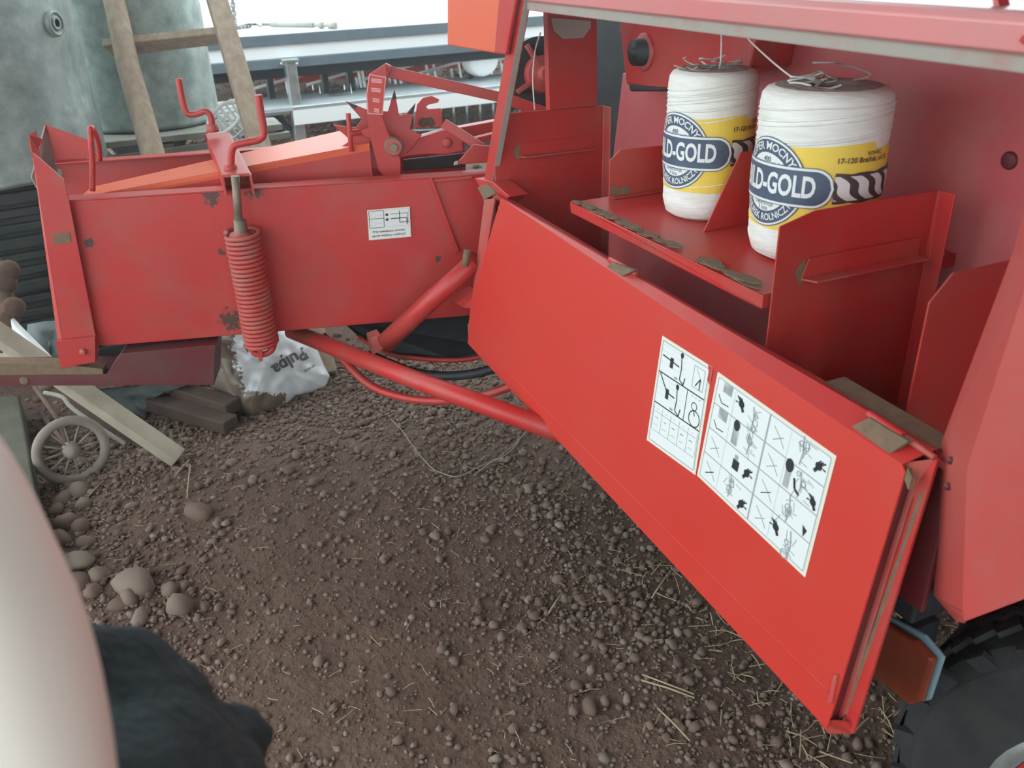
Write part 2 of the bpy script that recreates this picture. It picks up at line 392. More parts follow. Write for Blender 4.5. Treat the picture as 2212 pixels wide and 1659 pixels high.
# housing with shaft bearing
b = MB()
XH = 1.12
hp = [onX(1334, 20, XH), onX(1352, 182, XH), onX(1440, 196, XH), onX(1620, 150, XH), onX(1640, 40, XH)]
b.prism(hp, (.10, 0, 0), 'red')
b.prism([onX(1355, 178, XH), onX(1360, 198, XH), onX(1445, 198, XH), onX(1445, 184, XH)], (.08, 0, 0), 'black')
hous = b.build('bearing_housing', box, .005)
b = MB(); c = onX(1392, 112, XH)
b.lathe([(0, -.035), (.012, -.035), (.012, -.028), (.028, -.028), (.030, -.006), (.038, -.005), (.042, 0), (.042, .004)], c, (1, 0, 0), ['black', 'black', 'black', 'black', 'red_dusty', 'red', 'red'], 28)
b.build('shaft_bearing', box)
# shelf
ZS = 1.03
b = MB()
s_l, s_r = Vector((.825, 1.56, ZS)), Vector((.825, .945, ZS))
b.prism([s_l, s_r, Vector((XB, .945, ZS)), Vector((XB, 1.56, ZS))], (0, 0, -.004), 'red')
b.prism([s_l, s_r, s_r+Vector((0, 0, -.022)), s_l+Vector((0, 0, -.022))], (.003, 0, 0), 'red')
b.prism([s_r, Vector((XB, .945, ZS)), Vector((XB, .945, ZS-.022)), s_r+Vector((0, 0, -.022))], (0, .003, 0), 'red')
shelf = b.build('twine_shelf', box, .002)
b = MB()
for k in range(46):   # caked dirt along the front edge of the shelf
    t = random.random(); wv = .007+.012*random.random()
    if .3 < t < .38: continue
    p = Vector((.826+wv*.5+random.uniform(0, .014)*(1-t), .955+.6*t, ZS+.0004+.00012*k))
    ang = random.uniform(0, 3); n = 8
    pts = [p+Vector((wv*.8*math.cos(a+ang)*random.uniform(.6, 1.1), wv*1.6*math.sin(a+ang)*random.uniform(.6, 1.1), 0)) for a in [2*math.pi*i/n for i in range(n)]]
    pts = [Vector((max(q.x, .825), q.y, q.z)) for q in pts]
    b.prism(pts, (0, 0, .0012), 'dirt_crust')
b.build('caked_dirt', shelf)['kind'] = 'stuff'
# dividers
YL = 1.55
dl = [onY(1318, 347, YL), onY(1342, 323, YL), onY(1440, 317, YL)]
b = MB(); b.prism([Vector((dl[0].x, YL, ZS)), dl[0], dl[1], Vector((XB, YL, dl[2].z-.002)), Vector((XB, YL, ZS))], (0, .003, 0), 'red')
b.prism([(dl[0].x, YL-.02, ZS+.001), (XB, YL-.02, ZS+.001), (XB, YL, ZS+.001), (dl[0].x, YL, ZS+.001)], (0, 0, .002), 'red')
b.prism([(dl[0].x+.002, YL-.001, ZS+.003), (dl[0].x+.05, YL-.001, ZS+.003), (dl[0].x+.045, YL-.001, ZS+.022), (dl[0].x+.02, YL-.001, ZS+.018), (dl[0].x+.002, YL-.001, ZS+.03)], (0, -.0005, 0), 'dirt_crust')
b.build('divider_plate', box, .001)
YM = 1.252
b = MB(); d0, d1 = onY(1520, 506, YM), onY(1600, 330, YM); d0.z = ZS
b.prism([d0, d1, Vector((XB, YM, d1.z+.004)), Vector((XB, YM, ZS))], (0, .003, 0), 'red')
b.build('divider_plate', box, .001)
YR = .935
q = [onY(1685, 490, YR), onY(1762, 455, YR)]
b = MB(); zr = q[1].z
b.prism([Vector((q[0].x, YR, .56)), q[0], q[1], Vector((1.14, YR, zr-.002)), Vector((1.14, YR, .56))], (0, .003, 0), 'red')
b.prism([(1.14, YR, .56), (1.14, YR-.03, .56), (1.14, YR-.03, zr-.002), (1.14, YR, zr-.002)], (.003, 0, 0), 'red')
b.prism([(.92, YR, .56), (1.14, YR, .56), (1.14, YR, .64), (.92, YR, .64)], (0, -.012, 0), 'red')
right_div = b.build('divider_plate', box, .001)
def angle_iron(Y, a, c, name, wd=.02):
    pa, pb = onY(*a, Y), onY(*c, Y); b = MB()
    pb = pb.copy(); pb.z = pa.z-.002
    b.prism([pa, pb, pb+Vector((0, -wd, 0)), pa+Vector((.012, -wd, 0))], (0, 0, -.003), 'red_dusty')
    b.prism([pa+Vector((0, -.0005, 0)), pb+Vector((0, -.0005, 0)), pb+Vector((0, -.0005, .030)), pa+Vector((.01, -.0005, .030))], (0, -.003, 0), 'red')
    b.prism([pa+Vector((-.012, -.0005, .012)), pa+Vector((.004, -.0005, .030)), pa+Vector((.012, -.0005, 0)), pa+Vector((.0, -.0005, -.012))], (0, -.0012, 0), 'dirt_crust')
    return b.build(name, box, .001)
angle_iron(YR, (1728, 601), (1975, 578), 'angle_bracket', .024)
YQ = .735
q = [onY(2008, 655, YQ), onY(2060, 590, YQ), onY(2185, 562, YQ), onY(1955, 910, YQ)]
b = MB(); b.prism([Vector((q[3].x, YQ, .74)), q[3], q[0], q[1], q[2], Vector((q[2].x+.12, YQ, q[2].z)), Vector((q[2].x+.12, YQ, .74))], (0, .003, 0), 'red')
b.build('divider_plate', box, .001)
# left upright wall with column
YW = 1.9
p = [onY(1090, 240, YW), onY(1303, 228, YW)]
zt = p[1].z
b = MB(); xr = p[1].x
b.prism([(.80, YW, .5), (.80, YW, zt-.01), (.83, YW, zt+.006), (xr, YW, zt), (xr, YW, .5)], (0, .004, 0), 'red')
b.prism([(xr, YW, .5), (xr, YW-.035, .5), (xr, YW-.035, zt), (xr, YW, zt)], (.004, 0, 0), 'red_dusty')
c0, c1 = onY(1180, 40, YW+.006).x, onY(1288, 60, YW+.006).x
b.prism([(c0+.006, YW+.005, zt-.05), (c0, YW+.005, 1.42), (c1, YW+.005, 1.42), (c1+.006, YW+.005, zt-.05)], (0, .02, 0), 'red')
lw = b.build('side_wall', box, .002)
angle_iron(YW, (1118, 337), (1280, 322), 'angle_bracket', .02)
b = MB(); pp = [onY(1190, 38, YW), onY(1195, 66, YW), onY(1215, 84, YW), onY(1258, 82, YW), onY(1275, 60, YW), onY(1275, 45, YW)]
b.prism(pp, (0, -.004, 0), 'grime'); b.build('twine_guide', box, .001)
# flywheel and pulleys behind the side wall
b = MB(); c = at(1163, 160, 2.5)
ax = Vector((-.12, -.97, .12)).normalized()
b.lathe([(0, .01), (.05, -.02), (.098, -.03), (.102, -.02), (.102, .03), (.05, .03)], c+ax*.0, ax, 'black', 40)
b.lathe([(0, .09), (.02, .09), (.022, .06), (.050, .055), (.054, .03), (.054, .0)], c, ax, 'red_dusty', 28)
for k in range(4):
    a = k*math.pi/2+.5; x = ax.cross(Vector((0, 0, 1))).normalized(); y = ax.cross(x)
    d = x*math.cos(a)+y*math.sin(a); b.bar(c+ax*.05+d*.01, c+ax*.04+d*.092, .012, .022, 'red_dusty', tuple(ax))
b.build('drive_pulley', baler, .002)
b = MB(); b.lathe([(0, -.04), (.03, -.04), (.04, -.02), (.15, -.02), (.16, .0), (.16, .03), (0, .03)], (1.36, 2.09, 1.20), (.8, -.5, -.1), 'black', 36)
b.box((1.60, 2.35, 1.0), (.05, 1.1, .95), 'black', Matrix.Rotation(.25, 3, 'Z'))  # black sheet added to keep the gap beside the column dark
b.build('flywheel_and_gap_backing', baler, .004)
# ---- top cover, lip and posts
b = MB()
XT = .79
e0, e1 = 1.735, -.05
zl = lambda y: 1.392-.012*(1.7-y)/1.1           # lip bottom
prof = [(XT+.02, -.001), (XT+.016, .016), (XT+.004, .020), (XT-.004, .046), (XT+.004, .053), (XT+.012, .0555), (XB+.55, .062), (XB+.55, .056), (XT+.03, .049), (XT+.024, -.001)]
st = []
for y in (e0, e1): st.append([Vector((x, y, zl(y)+h)) for x, h in prof])
n = len(prof)
for i in range(n):
    j = (i+1) % n
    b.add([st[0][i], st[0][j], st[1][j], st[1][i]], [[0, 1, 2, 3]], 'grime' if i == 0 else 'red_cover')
b.add(st[0], [list(range(n))], 'red'); b.add(st[1], [list(range(n-1, -1, -1))], 'red')
cover = b.build('top_cover', baler, .002)
b = MB()
hp = [onX(2160, -40, .85), onX(2163, 8, .84), onX(2178, 38, .83), onX(2205, 68, .81), onX(2228, 90, .79)]
sp = smooth_path(hp, 5)
for a, c in zip(sp, sp[1:]): b.bar(a, c, .006, .014, 'red', (1, 0, 0))
b.build('lift_strap', cover)
b = MB()
pt, pb = onX(1112, -6, XF), onX(1044, 398, XF)
pt2, pb2 = onX(1133, -2, XF), onX(1062, 392, XF)
b.prism([pt, pt2, pb2, pb], (.016, 0, 0), 'red')
off_ = Vector((.0, -.0006, 0))
b.prism([pt2+off_, pt2+off_+Vector((.014, 0, 0)), pb2+off_+Vector((.014, 0, 0)), pb2+off_], (0, -.0008, 0), 'grime')
b.build('front_post', baler, .0015)
b = MB()
bx = [onX(966, -60, .79), onX(966, 98, .79), onX(1070, 116, .79), onX(1085, -60, .79)]
b.prism(bx, (.008, .002, 0), 'red_orange')  # orange tint of the light put into the guard's paint
sx = [onX(1082, -60, .785), onX(1066, 116, .785), onX(1092, 119, .785), onX(1115, -10, .785), onX(1118, -60, .785)]
b.prism(sx, (.010, .002, 0), 'red')
b.build('corner_guard', baler, .004)
b = MB()      # hinge block between post and door
hb = onX(1045, 405, XF)
b.prism([onX(1025, 385, .79), onX(1062, 392, .79), onX(1100, 425, .79), onX(1085, 440, .79), onX(1040, 412, .79)], (.05, 0, 0), 'red')
b.prism([onX(1030, 405, .785), onX(1052, 398, .785), onX(1072, 418, .785), onX(1045, 432, .785)], (.02, 0, 0), 'dirt_crust')
b.build('corner_bracket', baler, .002)
# sill under the box opening
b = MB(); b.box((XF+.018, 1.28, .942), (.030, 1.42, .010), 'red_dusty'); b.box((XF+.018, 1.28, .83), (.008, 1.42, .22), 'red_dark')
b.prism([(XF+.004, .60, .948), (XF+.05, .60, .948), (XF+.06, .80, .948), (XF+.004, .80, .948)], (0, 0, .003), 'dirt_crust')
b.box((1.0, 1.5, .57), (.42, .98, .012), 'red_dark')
b.build('box_sill', baler, .002)

# ---- the door, hanging on its hinges, leaning a little outwards at the bottom
door = bpy.data.objects.new('twine_box_door', None)
d_tl, d_tr = onX(1050, 402, XF), onX(2022, 985, XF)
d_bl, d_br = onX(1012, 735, .745), onX(1838, 1580, .745)
dn = (d_bl-d_tl).cross(d_tr-d_tl).normalized()
if dn.dot(CAM-d_tl) < 0: dn = -dn
def onD(x, y, off=0.): return onP(x, y, d_tl+dn*off, dn)
face = [onD(1052, 404, .03), onD(1088, 428, .033), onD(1530, 690, .033), onD(1948, 1003, .033), onD(1955, 1022, .033), onD(1788, 1566, .033), onD(1776, 1556, .033), onD(1014, 742, .033), onD(1013, 722, .033)]
b = MB()
b.prism([onD(1082, 428, .03), onD(1948, 1005, .03), onD(1956, 1020, .03), onD(1790, 1562, .03), onD(1784, 1574, .03), onD(1010, 742, .03), onD(1020, 640, .03)], -dn*.004, 'red_clean')
# rolled top edge
b.prism([onD(1050, 400, .004), onD(2020, 972, .004), onD(1948, 1005, .03), onD(1082, 428, .03)], -dn*.004, 'red')
b.prism([onD(1050, 400, .004), onD(2020, 972, .004), onD(2030, 985, -.012), onD(1052, 408, -.012)], -dn*.003, 'red')
# crease line near bottom
b.prism([onD(1040, 742, .0312), onD(1150, 858, .0312), onD(1790, 1492, .0312), onD(1788, 1497, .0312), onD(1146, 863, .0312), onD(1036, 746, .0312)], -dn*.002, 'red_clean')
# left return edge
b.prism([onD(1046, 430, .008), onD(1068, 430, .026), onD(1026, 700, .026), onD(1010, 716, .008)], -dn*.004, 'red_dusty')
b.prism([onD(1010, 700, .008), onD(1024, 690, .030), onD(1050, 745, .030), onD(1012, 735, .008)], -dn*.004, 'red_dusty')
door = b.build('twine_box_door', baler, .0025)
b = MB()      # right-hand edge channel: recess with its shade in dark paint, inner rib, outer flange
b.prism([onD(1955, 1020, .030), onD(1990, 1000, .002), onD(1815, 1565, .002), onD(1790, 1562, .030)], -dn*.003, 'red_dark')
b.prism([onD(1978, 1010, .012), onD(1993, 1000, .014), onD(1822, 1548, .014), onD(1806, 1555, .012)], -dn*.010, 'red_dusty')
b.prism([onD(1950, 1000, .024), onD(2026, 990, .010), onD(1985, 1105, .010), onD(1968, 1062, .012)], -dn*.004, 'red_dusty')
b.prism([onD(1994, 1010, .012), onD(2026, 990, .012), onD(1842, 1586, .012), onD(1822, 1560, .012)], -dn*.005, 'red')
b.prism([onD(1988, 1060, .0125), onD(1994, 1070, .0125), onD(1828, 1545, .0125), onD(1822, 1540, .0125)], -dn*.001, 'dirt_crust')
b.prism([onD(1960, 1010, .0305), onD(1970, 1030, .0305), onD(1962, 1060, .031), onD(1953, 1035, .031)], -dn*.004, 'dirt_crust')
b.prism([onD(1768, 1562, .020), onD(1800, 1556, .034), onD(1830, 1560, .02), onD(1842, 1586, .006), onD(1790, 1585, .010)], -dn*.004, 'red')
b.prism([onD(1800, 1458, .034), onD(1808, 1458, .034), onD(1796, 1520, .034), onD(1786, 1518, .034)], -dn*.004, 'red_dusty')
b.build('edge_channel', door, .001)
def hinge(plate, barrel, pin):
    b = MB()
    b.prism([onD(x_, y_, .028) for x_, y_ in plate], -dn*.010, 'dirt_crust')
    p0, p1 = onD(*barrel[0], .018), onD(*barrel[1], .018); b.tube([p0, p1], .0062, 'red', 10)
    q0, q1 = onD(*pin[0], .016), onD(*pin[1], .016); b.tube([q0, q1], .0042, 'red_dusty', 10)
    return b.build('hinge', door, .001)
hinge([(1296, 586), (1322, 566), (1370, 584), (1330, 603)], [(1318, 561), (1356, 582)], [(1357, 582), (1374, 592)])
hinge([(1838, 921), (1876, 902), (1962, 954), (1920, 982)], [(1876, 894), (1952, 943)], [(1953, 943), (2020, 989)])
# instruction stickers on the door
def knotter(fl, u, v, s, seed):
    g = random.Random(seed)
    for k in range(9):
        a = (u+g.uniform(-.5, .5)*s, v+g.uniform(-.7, .7)*s); an = g.uniform(-.5, .5)+(1.57 if k % 2 else 0)
        fl.line(a, (a[0]+s*.55*math.cos(an), a[1]+s*.55*math.sin(an)), .0012, 'ink_grey', 2)
    for k in range(3): fl.ring(u+g.uniform(-.3, .3)*s, v+g.uniform(-.6, .7)*s, s*g.uniform(.12, .26), .0013, 'ink_grey', 3, n=10)
    fl.lines([(u-.1*s, v-.8*s), (u+.1*s, v), (u, v+.8*s)], .002, 'ink_grey', 3)
def hand(fl, u, v, s, flip=1):
    fl.ell(u, v, s*.30, s*.26, 'ink', 3, 10)
    for k in range(3): fl.line((u+(-.15+.13*k)*s*flip, v-.12*s), (u+(-.5+.2*k)*s*flip, v-.40*s), s*.10, 'ink', 3)
    fl.line((u+.05*s*flip, v+.12*s), (u+.30*s*flip, v+.46*s), s*.24, 'ink', 3)
    fl.line((u-.6*s*flip, v+.05*s), (u-.35*s*flip, v), .002, 'ink', 3)
u_of = lambda q: q
b = MB()
s2 = Flat(b, onD(1552, 803, .0302), onD(1808, 985, .0302), onD(1507, 1027, .0302), onD(1740, 1247, .0302), dn)
s2.base()
W, Hh = s2.W, s2.H
s2.frame(.006, .006, W-.006, Hh-.006, .0012, 'ink_grey')
s2.line((W*.5, .006), (W*.5, Hh-.006), .003, 'ink_grey')
for col in (0, 1):
    x0 = .006+col*(W*.5-.004); cw = W*.5-.008
    for r_ in range(5):
        y = .006+(Hh-.012)*r_/4
        if 0 < r_ < 4: s2.line((x0, y), (x0+cw, y), .0016, 'ink_grey')
    s2.line((x0+cw*.36, .008), (x0+cw*.36, Hh-.008), .0009, 'ink_pale')
    for r_ in range(4):
        yc = .006+(Hh-.012)*(r_+.5)/4; g = random.Random(r_*3+col)
        if col == 0 and r_ < 2:
            s2.rect(x0+cw*.12, yc-.022, x0+cw*.30, yc-.004, 'ink_pale'); s2.lines([(x0+cw*.06, yc+.004), (x0+cw*.14, yc+.014), (x0+cw*.28, yc+.012)], .0016, 'ink')
        else:
            s2.lines([(x0+cw*.08, yc-.010), (x0+cw*.2, yc), (x0+cw*.30, yc+.012)], .0013, 'ink_grey')
            s2.line((x0+cw*.10, yc+.010), (x0+cw*.26, yc-.002), .0014, 'ink' if (r_+col) % 3 == 0 else 'ink_grey')
        tx = x0+cw*.66
        if (col, r_) in ((0, 0),): hand(s2, x0+cw*.50, yc-.006, .022); knotter(s2, x0+cw*.74, yc+.004, .024, 5)
        elif (col, r_) == (0, 1):
            s2.rect(x0+cw*.44, yc-.008, x0+cw*.56, yc+.018, 'ink_pale'); s2.ell(x0+cw*.50, yc-.014, .007, .009, 'ink', 3); knotter(s2, x0+cw*.76, yc, .022, 6)
        elif (col, r_) == (0, 2):
            s2.rect(x0+cw*.56, yc-.006, x0+cw*.68, yc+.010, 'ink', 3); s2.rect(x0+cw*.58, yc-.014, x0+cw*.64, yc-.006, 'ink_grey', 3); hand(s2, x0+cw*.84, yc, .022, -1)
        elif (col, r_) == (0, 3): knotter(s2, x0+cw*.60, yc-.004, .024, 8); hand(s2, x0+cw*.86, yc+.008, .022, -1)
        elif (col, r_) == (1, 0): knotter(s2, x0+cw*.58, yc-.004, .026, 9); hand(s2, x0+cw*.86, yc, .022, -1)
        elif (col, r_) == (1, 1):
            s2.rect(x0+cw*.40, yc-.010, x0+cw*.50, yc+.018, 'ink_pale'); s2.ell(x0+cw*.45, yc-.016, .008, .010, 'ink', 3); knotter(s2, x0+cw*.66, yc, .024, 10); hand(s2, x0+cw*.90, yc+.008, .020)
            s2.lines([(x0+cw*.56, yc-.004), (x0+cw*.60, yc+.010), (x0+cw*.68, yc+.014)], .004, 'ink', 3)
        elif (col, r_) == (1, 2): knotter(s2, x0+cw*.58, yc, .026, 11); s2.poly([(x0+cw*.84, yc+.004), (x0+cw*.92, yc+.008), (x0+cw*.88, yc+.02)], 'ink', 3)
        else: hand(s2, x0+cw*.46, yc-.004, .022); knotter(s2, x0+cw*.72, yc+.004, .026, 12)
b.build('instruction_sticker', door, weld=False)['label'] = 'larger white pictogram sticker in a two column grid'
b = MB()
s1 = Flat(b, onD(1432, 725, .0302), onD(1540, 793, .0302), onD(1398, 950, .0302), onD(1503, 1026, .0302), dn)
s1.base()
W, Hh = s1.W, s1.H
# torn corner shows the red paint
s1.poly([(W*.93, 0), (W+.001, 0), (W+.001, Hh*.16), (W*.955, Hh*.12), (W*.965, Hh*.06)], 'red_clean', 4)
s1.frame(.006, .006, W-.006, Hh-.006, .0016, 'ink_grey')
for v in (.31, .60): s1.line((.006, Hh*v), (W-.006, Hh*v), .0022, 'ink')
s1.line((W*.64, Hh*.31), (W*.64, Hh*.60), .0016, 'ink')
for oy in (.12, .41):
    y = Hh*oy
    for k in range(4): s1.line((.008, y+.010*k-.012), (W*.55, y+.010*k-.012), .0007, 'ink_pale')
    s1.lines([(W*.08, y+(.006 if oy < .2 else -.018)), (W*.26, y+.008), (W*.42, y+.010)], .0022, 'ink', 3)
    s1.rect(W*.24, y+.002, W*.30, y+.020, 'ink', 3)
    s1.lines([(W*.44, y-.014), (W*.47, y+.010), (W*.46, y+.030), (W*.54, y+.036), (W*.56, y+.022)], .0020, 'ink', 3)
    s1.ell(W*.45, y-.012, .004, .005, 'ink', 3); s1.rect(W*.36, y+.03, W*.42, y+.034, 'ink_grey', 3)
s1.frame(W*.70, Hh*.07, W*.90, Hh*.26, .0012, 'ink_grey'); s1.lines([(W*.76, Hh*.24), (W*.84, Hh*.16), (W*.84, Hh*.26)], .002, 'ink', 3); s1.line((W*.74, Hh*.08), (W*.86, Hh*.18), .001, 'ink_grey')
s1.ring(W*.83, Hh*.525, .014, .002, 'ink', n=16); s1.ring(W*.80, Hh*.42, .007, .0016, 'ink', n=10); s1.line((W*.80, Hh*.45), (W*.83, Hh*.50), .0018, 'ink', 3)
for k in range(3): s1.rect(W*(.72+.07*k), Hh*.335, W*(.75+.07*k), Hh*.345, 'ink')
for v in (.68, .86): s1.line((.012, Hh*v), (W-.012, Hh*v), .0009, 'ink_grey')
for k in range(6):
    s1.line((W*(.06+.175*k), Hh*.63), (W*(.06+.175*k), Hh*.86), .0009, 'ink_grey')
    if k < 5: s1.rect(W*(.12+.175*k), Hh*.65, W*(.15+.175*k), Hh*.655, 'ink_grey'); s1.rect(W*(.10+.175*k), Hh*.73, W*(.16+.175*k), Hh*.738, 'ink'); s1.rect(W*(.10+.175*k), Hh*.80, W*(.17+.175*k), Hh*.806, 'ink_grey')
b.build('instruction_sticker', door, weld=False)['label'] = 'smaller white sticker with torn upper corner'

# ---- right-hand body shield
b = MB()
XS = .83; XQ = .745
edge = [onX(2212, 455, XS), onX(2190, 540, XS), onX(2030, 965, XS), onX(2020, 1000, XS), onX(2016, 1285, XS), onX(2064, 1342, XS)]
ridge = [onX(2262, 470, XQ), onX(2228, 580, XQ), onX(2092, 1000, XQ), onX(2088, 1025, XQ), onX(2079, 1318, XQ), onX(2084, 1346, XQ)]
be_ = onX(2212, 1298, XQ)-ridge[5]; arch1 = ridge[5]+be_*1.35; arch2 = Vector((XQ, -.1, arch1.z+.03))
far = [Vector((XQ, -.1, ridge[0].z)), Vector((XQ, -.1, ridge[1].z)), Vector((XQ, -.1, ridge[2].z)), Vector((XQ, -.1, ridge[3].z)), arch1, arch2]
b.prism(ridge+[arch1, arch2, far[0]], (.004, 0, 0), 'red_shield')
for i in range(len(edge)-1):
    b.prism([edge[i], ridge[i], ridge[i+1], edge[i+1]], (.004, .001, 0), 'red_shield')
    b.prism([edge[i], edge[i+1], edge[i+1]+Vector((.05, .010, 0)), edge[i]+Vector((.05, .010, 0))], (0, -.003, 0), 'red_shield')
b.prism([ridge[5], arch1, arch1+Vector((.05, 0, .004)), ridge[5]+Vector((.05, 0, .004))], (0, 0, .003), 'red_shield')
sh = b.build('body_shield', baler, .003)
for (x_, y_) in ((2053, 994), (2047, 1050), (2064, 1190)):
    b = MB(); b.lathe([(0, -.004), (.004, -.003), (.005, 0)], onX(x_, y_, .785), (1, .5, 0), 'red_dark', 10); b.build('rivet', sh)
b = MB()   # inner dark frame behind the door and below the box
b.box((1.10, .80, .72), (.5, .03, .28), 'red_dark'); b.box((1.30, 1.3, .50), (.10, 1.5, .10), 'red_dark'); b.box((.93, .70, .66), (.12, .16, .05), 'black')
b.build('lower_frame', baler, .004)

# ---- wheel: tyre axle along Y
RT = .375
ax = Vector((.96, .28, 0)).normalized()          # axle, pointing inwards
wc = Vector((1.023, .300, RT-.005))+ax*.125
b = MB()
prof = [(.20, -.105), (.225, -.118), (.28, -.126), (.325, -.122), (.352, -.108), (.367, -.07), (.370, 0), (.367, .07), (.352, .108), (.325, .122), (.28, .126), (.225, .118), (.20, .105)]
b.lathe(prof, wc, ax, 'rubber', 80)
z = Vector((0, 0, 1)); x = ax.cross(z).normalized()
for k in range(56):
    a = 2*math.pi*k/56
    for row, yy in enumerate((-.078, -.038, .0, .038, .078)):
        aa = a+(math.pi/56 if row % 2 else 0)
        d = x*math.cos(aa)+z*math.sin(aa); t = -x*math.sin(aa)+z*math.cos(aa)
        rot = Matrix((t, ax, d)).transposed() @ Matrix.Rotation(.5 if row % 2 else -.5, 3, 'Z')
        b.box(wc+d*(.371 if abs(yy) < .05 else .366)+ax*yy, (.034, .032, .008), 'rubber', rot)
    if k % 2 == 0:
        d = x*math.cos(a)+z*math.sin(a); t = -x*math.sin(a)+z*math.cos(a)
        for sgn in (-1, 1):
            rot = Matrix((t, ax, d)).transposed() @ Matrix.Rotation(-.35*sgn, 3, 'X')
            b.box(wc+d*.337+ax*.117*sgn, (.030, .010, .042), 'rubber', rot)
wh = b.build('tyre', baler, weld=False)
b = MB()
b.lathe([(.232, -.112), (.222, -.122), (.205, -.120), (.200, -.095), (.19, -.04), (.10, -.03), (.08, -.06), (.045, -.065), (0, -.065)], wc, ax, ['steel', 'steel', 'steel', 'red', 'red', 'red', 'red', 'red'], 48)
for k in range(5):
    a = 2*math.pi*k/5; b.lathe([(0, -.05), (.01, -.05), (.011, -.03)], wc+(x*math.cos(a)+z*math.sin(a))*.07, ax, 'steel', 6)
b.build('wheel_rim', wh)
# reflector plate beside the tyre
b = MB(); XR = .86
rp = [onX(1885, 1330, XR), onX(1975, 1385, XR), onX(2012, 1425, XR), onX(1985, 1515, XR), onX(1962, 1524, XR), onX(1860, 1440, XR)]
b.prism(rp, (.012, -.003, 0), 'amber')
rfl = b.build('side_reflector', baler, .004)
b = MB(); rp2 = [p+Vector((.013, -.004, .003)) for p in rp]; rp2[1].z += .006; rp2[2] += Vector((0, -.004, .002)); rp2[3] += Vector((0, -.003, 0))
b.prism(rp2, (.006, 0, 0), 'bluegrey'); b.box((.92, .66, .56), (.1, .03, .05), 'black')
b.build('backing_plate', rfl, .003)

# ---- bale chamber
A0 = onY(1000, 378, 2.15); L0 = onZ(150, 432, A0.z)
ce = (L0-A0); ce.z = 0; ce.normalize(); cn = Vector((ce.y, -ce.x, 0))
if cn.dot(CAM-A0) < 0: cn = -cn
def CH(x_, y_, off=0.): return onP(x_, y_, A0+cn*off, cn)
zt, zb = A0.z, A0.z-.405
Lx = (L0-A0).dot(ce)+.03
def cp(s, off, z): return Vector((A0.x, A0.y, 0))+ce*s+cn*off+Vector((0, 0, z))
rust_pts = [(CH(455, 425), .035), (CH(548, 415), .03), (CH(500, 690), .05), (CH(190, 525), .02), (CH(215, 755), .03), (CH(945, 560), .015), (CH(478, 545), .014), (CH(160, 600), .012)]
M['red_rusty'] = mat('rust_spotted_red_paint', RED, .42, col2=(.45, .026, .025), nscale=3, dust=DUST, dust_amt=.3, dscale=7, bump=.03, bscale=25,
                     spots=([(p-Vector((A0.x, A0.y, 0)), r_) for p, r_ in rust_pts], (.085, .04, .03)))
b = MB()
b.prism([cp(-.25, 0, zt), cp(Lx, 0, zt), cp(Lx, 0, zb), cp(.14, 0, zb), cp(-.25, 0, zb)], -cn*.006, 'red_rusty')
b.prism([cp(-.25, 0, zt), cp(Lx, 0, zt), cp(Lx, -.055, zt), cp(-.25, -.055, zt)], Vector((0, 0, -.005)), 'red')
Lb = Lx+.15
b.prism([cp(-.05, -.50, zt+.01), cp(Lb, -.50, zt), cp(Lb, -.50, zb), cp(-.05, -.50, zb)], -cn*.006, 'red')
b.prism([cp(-.05, -.50, zt+.01), cp(Lb, -.50, zt), cp(Lb, -.46, zt), cp(-.05, -.46, zt+.01)], Vector((0, 0, .006)), 'red')
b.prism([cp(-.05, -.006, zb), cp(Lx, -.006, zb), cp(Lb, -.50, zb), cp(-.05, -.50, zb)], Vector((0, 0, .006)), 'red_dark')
chamber = b.build('bale_chamber', baler, .006, loc=(A0.x, A0.y, 0))
# tapering density rail inside the top
b = MB()
r1 = [cp(Lx-.01, -.07, zt-.02), cp(Lx-.01, -.20, zt-.02), cp(.30, -.30, zt+.055), cp(.30, -.12, zt+.055)]
b.prism([cp(Lx-.02, -.085, zt-.015), cp(Lx-.02, -.20, zt-.015), cp(.24, -.42, zt+.075), cp(.24, -.11, zt+.075)], Vector((0, 0, -.02)), 'red_orange')
b.prism([cp(Lx-.02, -.085, zt-.015), cp(.24, -.11, zt+.075), cp(.24, -.11, zt-.03), cp(Lx-.02, -.085, zt-.06)], -cn*.004, 'red')
b.build('density_rail', chamber, .004)
# upright angle at the open end
b = MB()
b.prism([CH(70, 330, .02), CH(138, 388, .02), CH(150, 440, .02), CH(213, 760, .02), CH(196, 772, .02), CH(140, 772, .02), CH(100, 520, .02)], -cn*.006, 'red')
b.prism([CH(70, 330, .02), CH(64, 292, .02), CH(92, 300, -.03), CH(75, 345, -.01)], ce*.004, 'red')
b.prism([CH(64, 290, .02), CH(70, 330, .02), CH(140, 772, .02), CH(128, 760, .0), CH(92, 500, .0)], -cn*.05, 'red')
b.prism([CH(114, 505, .0215), CH(150, 502, .0215), CH(154, 524, .0215), CH(117, 528, .0215)], -cn*.001, 'dirt_crust')
b.prism([CH(120, 738, .035), CH(205, 728, .035), CH(206, 782, .035), CH(132, 796, .035)], -cn*.03, 'red')
b.lathe([(0, .012), (.008, .010), (.009, 0)], CH(180, 758, .035), cn, 'red_dusty', 8)
b.build('end_plate', chamber, .003)
b = MB()
f0 = cp(Lb+.01, -.50, zt)
zz = lambda q: Vector((0, 0, q))
b.prism([f0+zz(-.02), f0+zz(.11), f0+ce*-.11+zz(.06), f0+ce*-.13+zz(-.02)], -cn*.005, 'red')
b.prism([f0+zz(-.06), f0+zz(.11), f0+cn*.10+ce*.04+zz(-.02), f0+cn*.10+ce*.03+zz(-.06)], ce*.005, 'grime')
b.lathe([(0, .002), (.008, .002), (.008, 0)], f0-ce*.095+zz(.0)+cn*.001, cn, 'white', 12)
b.build('flared_end_plate', chamber, .002)
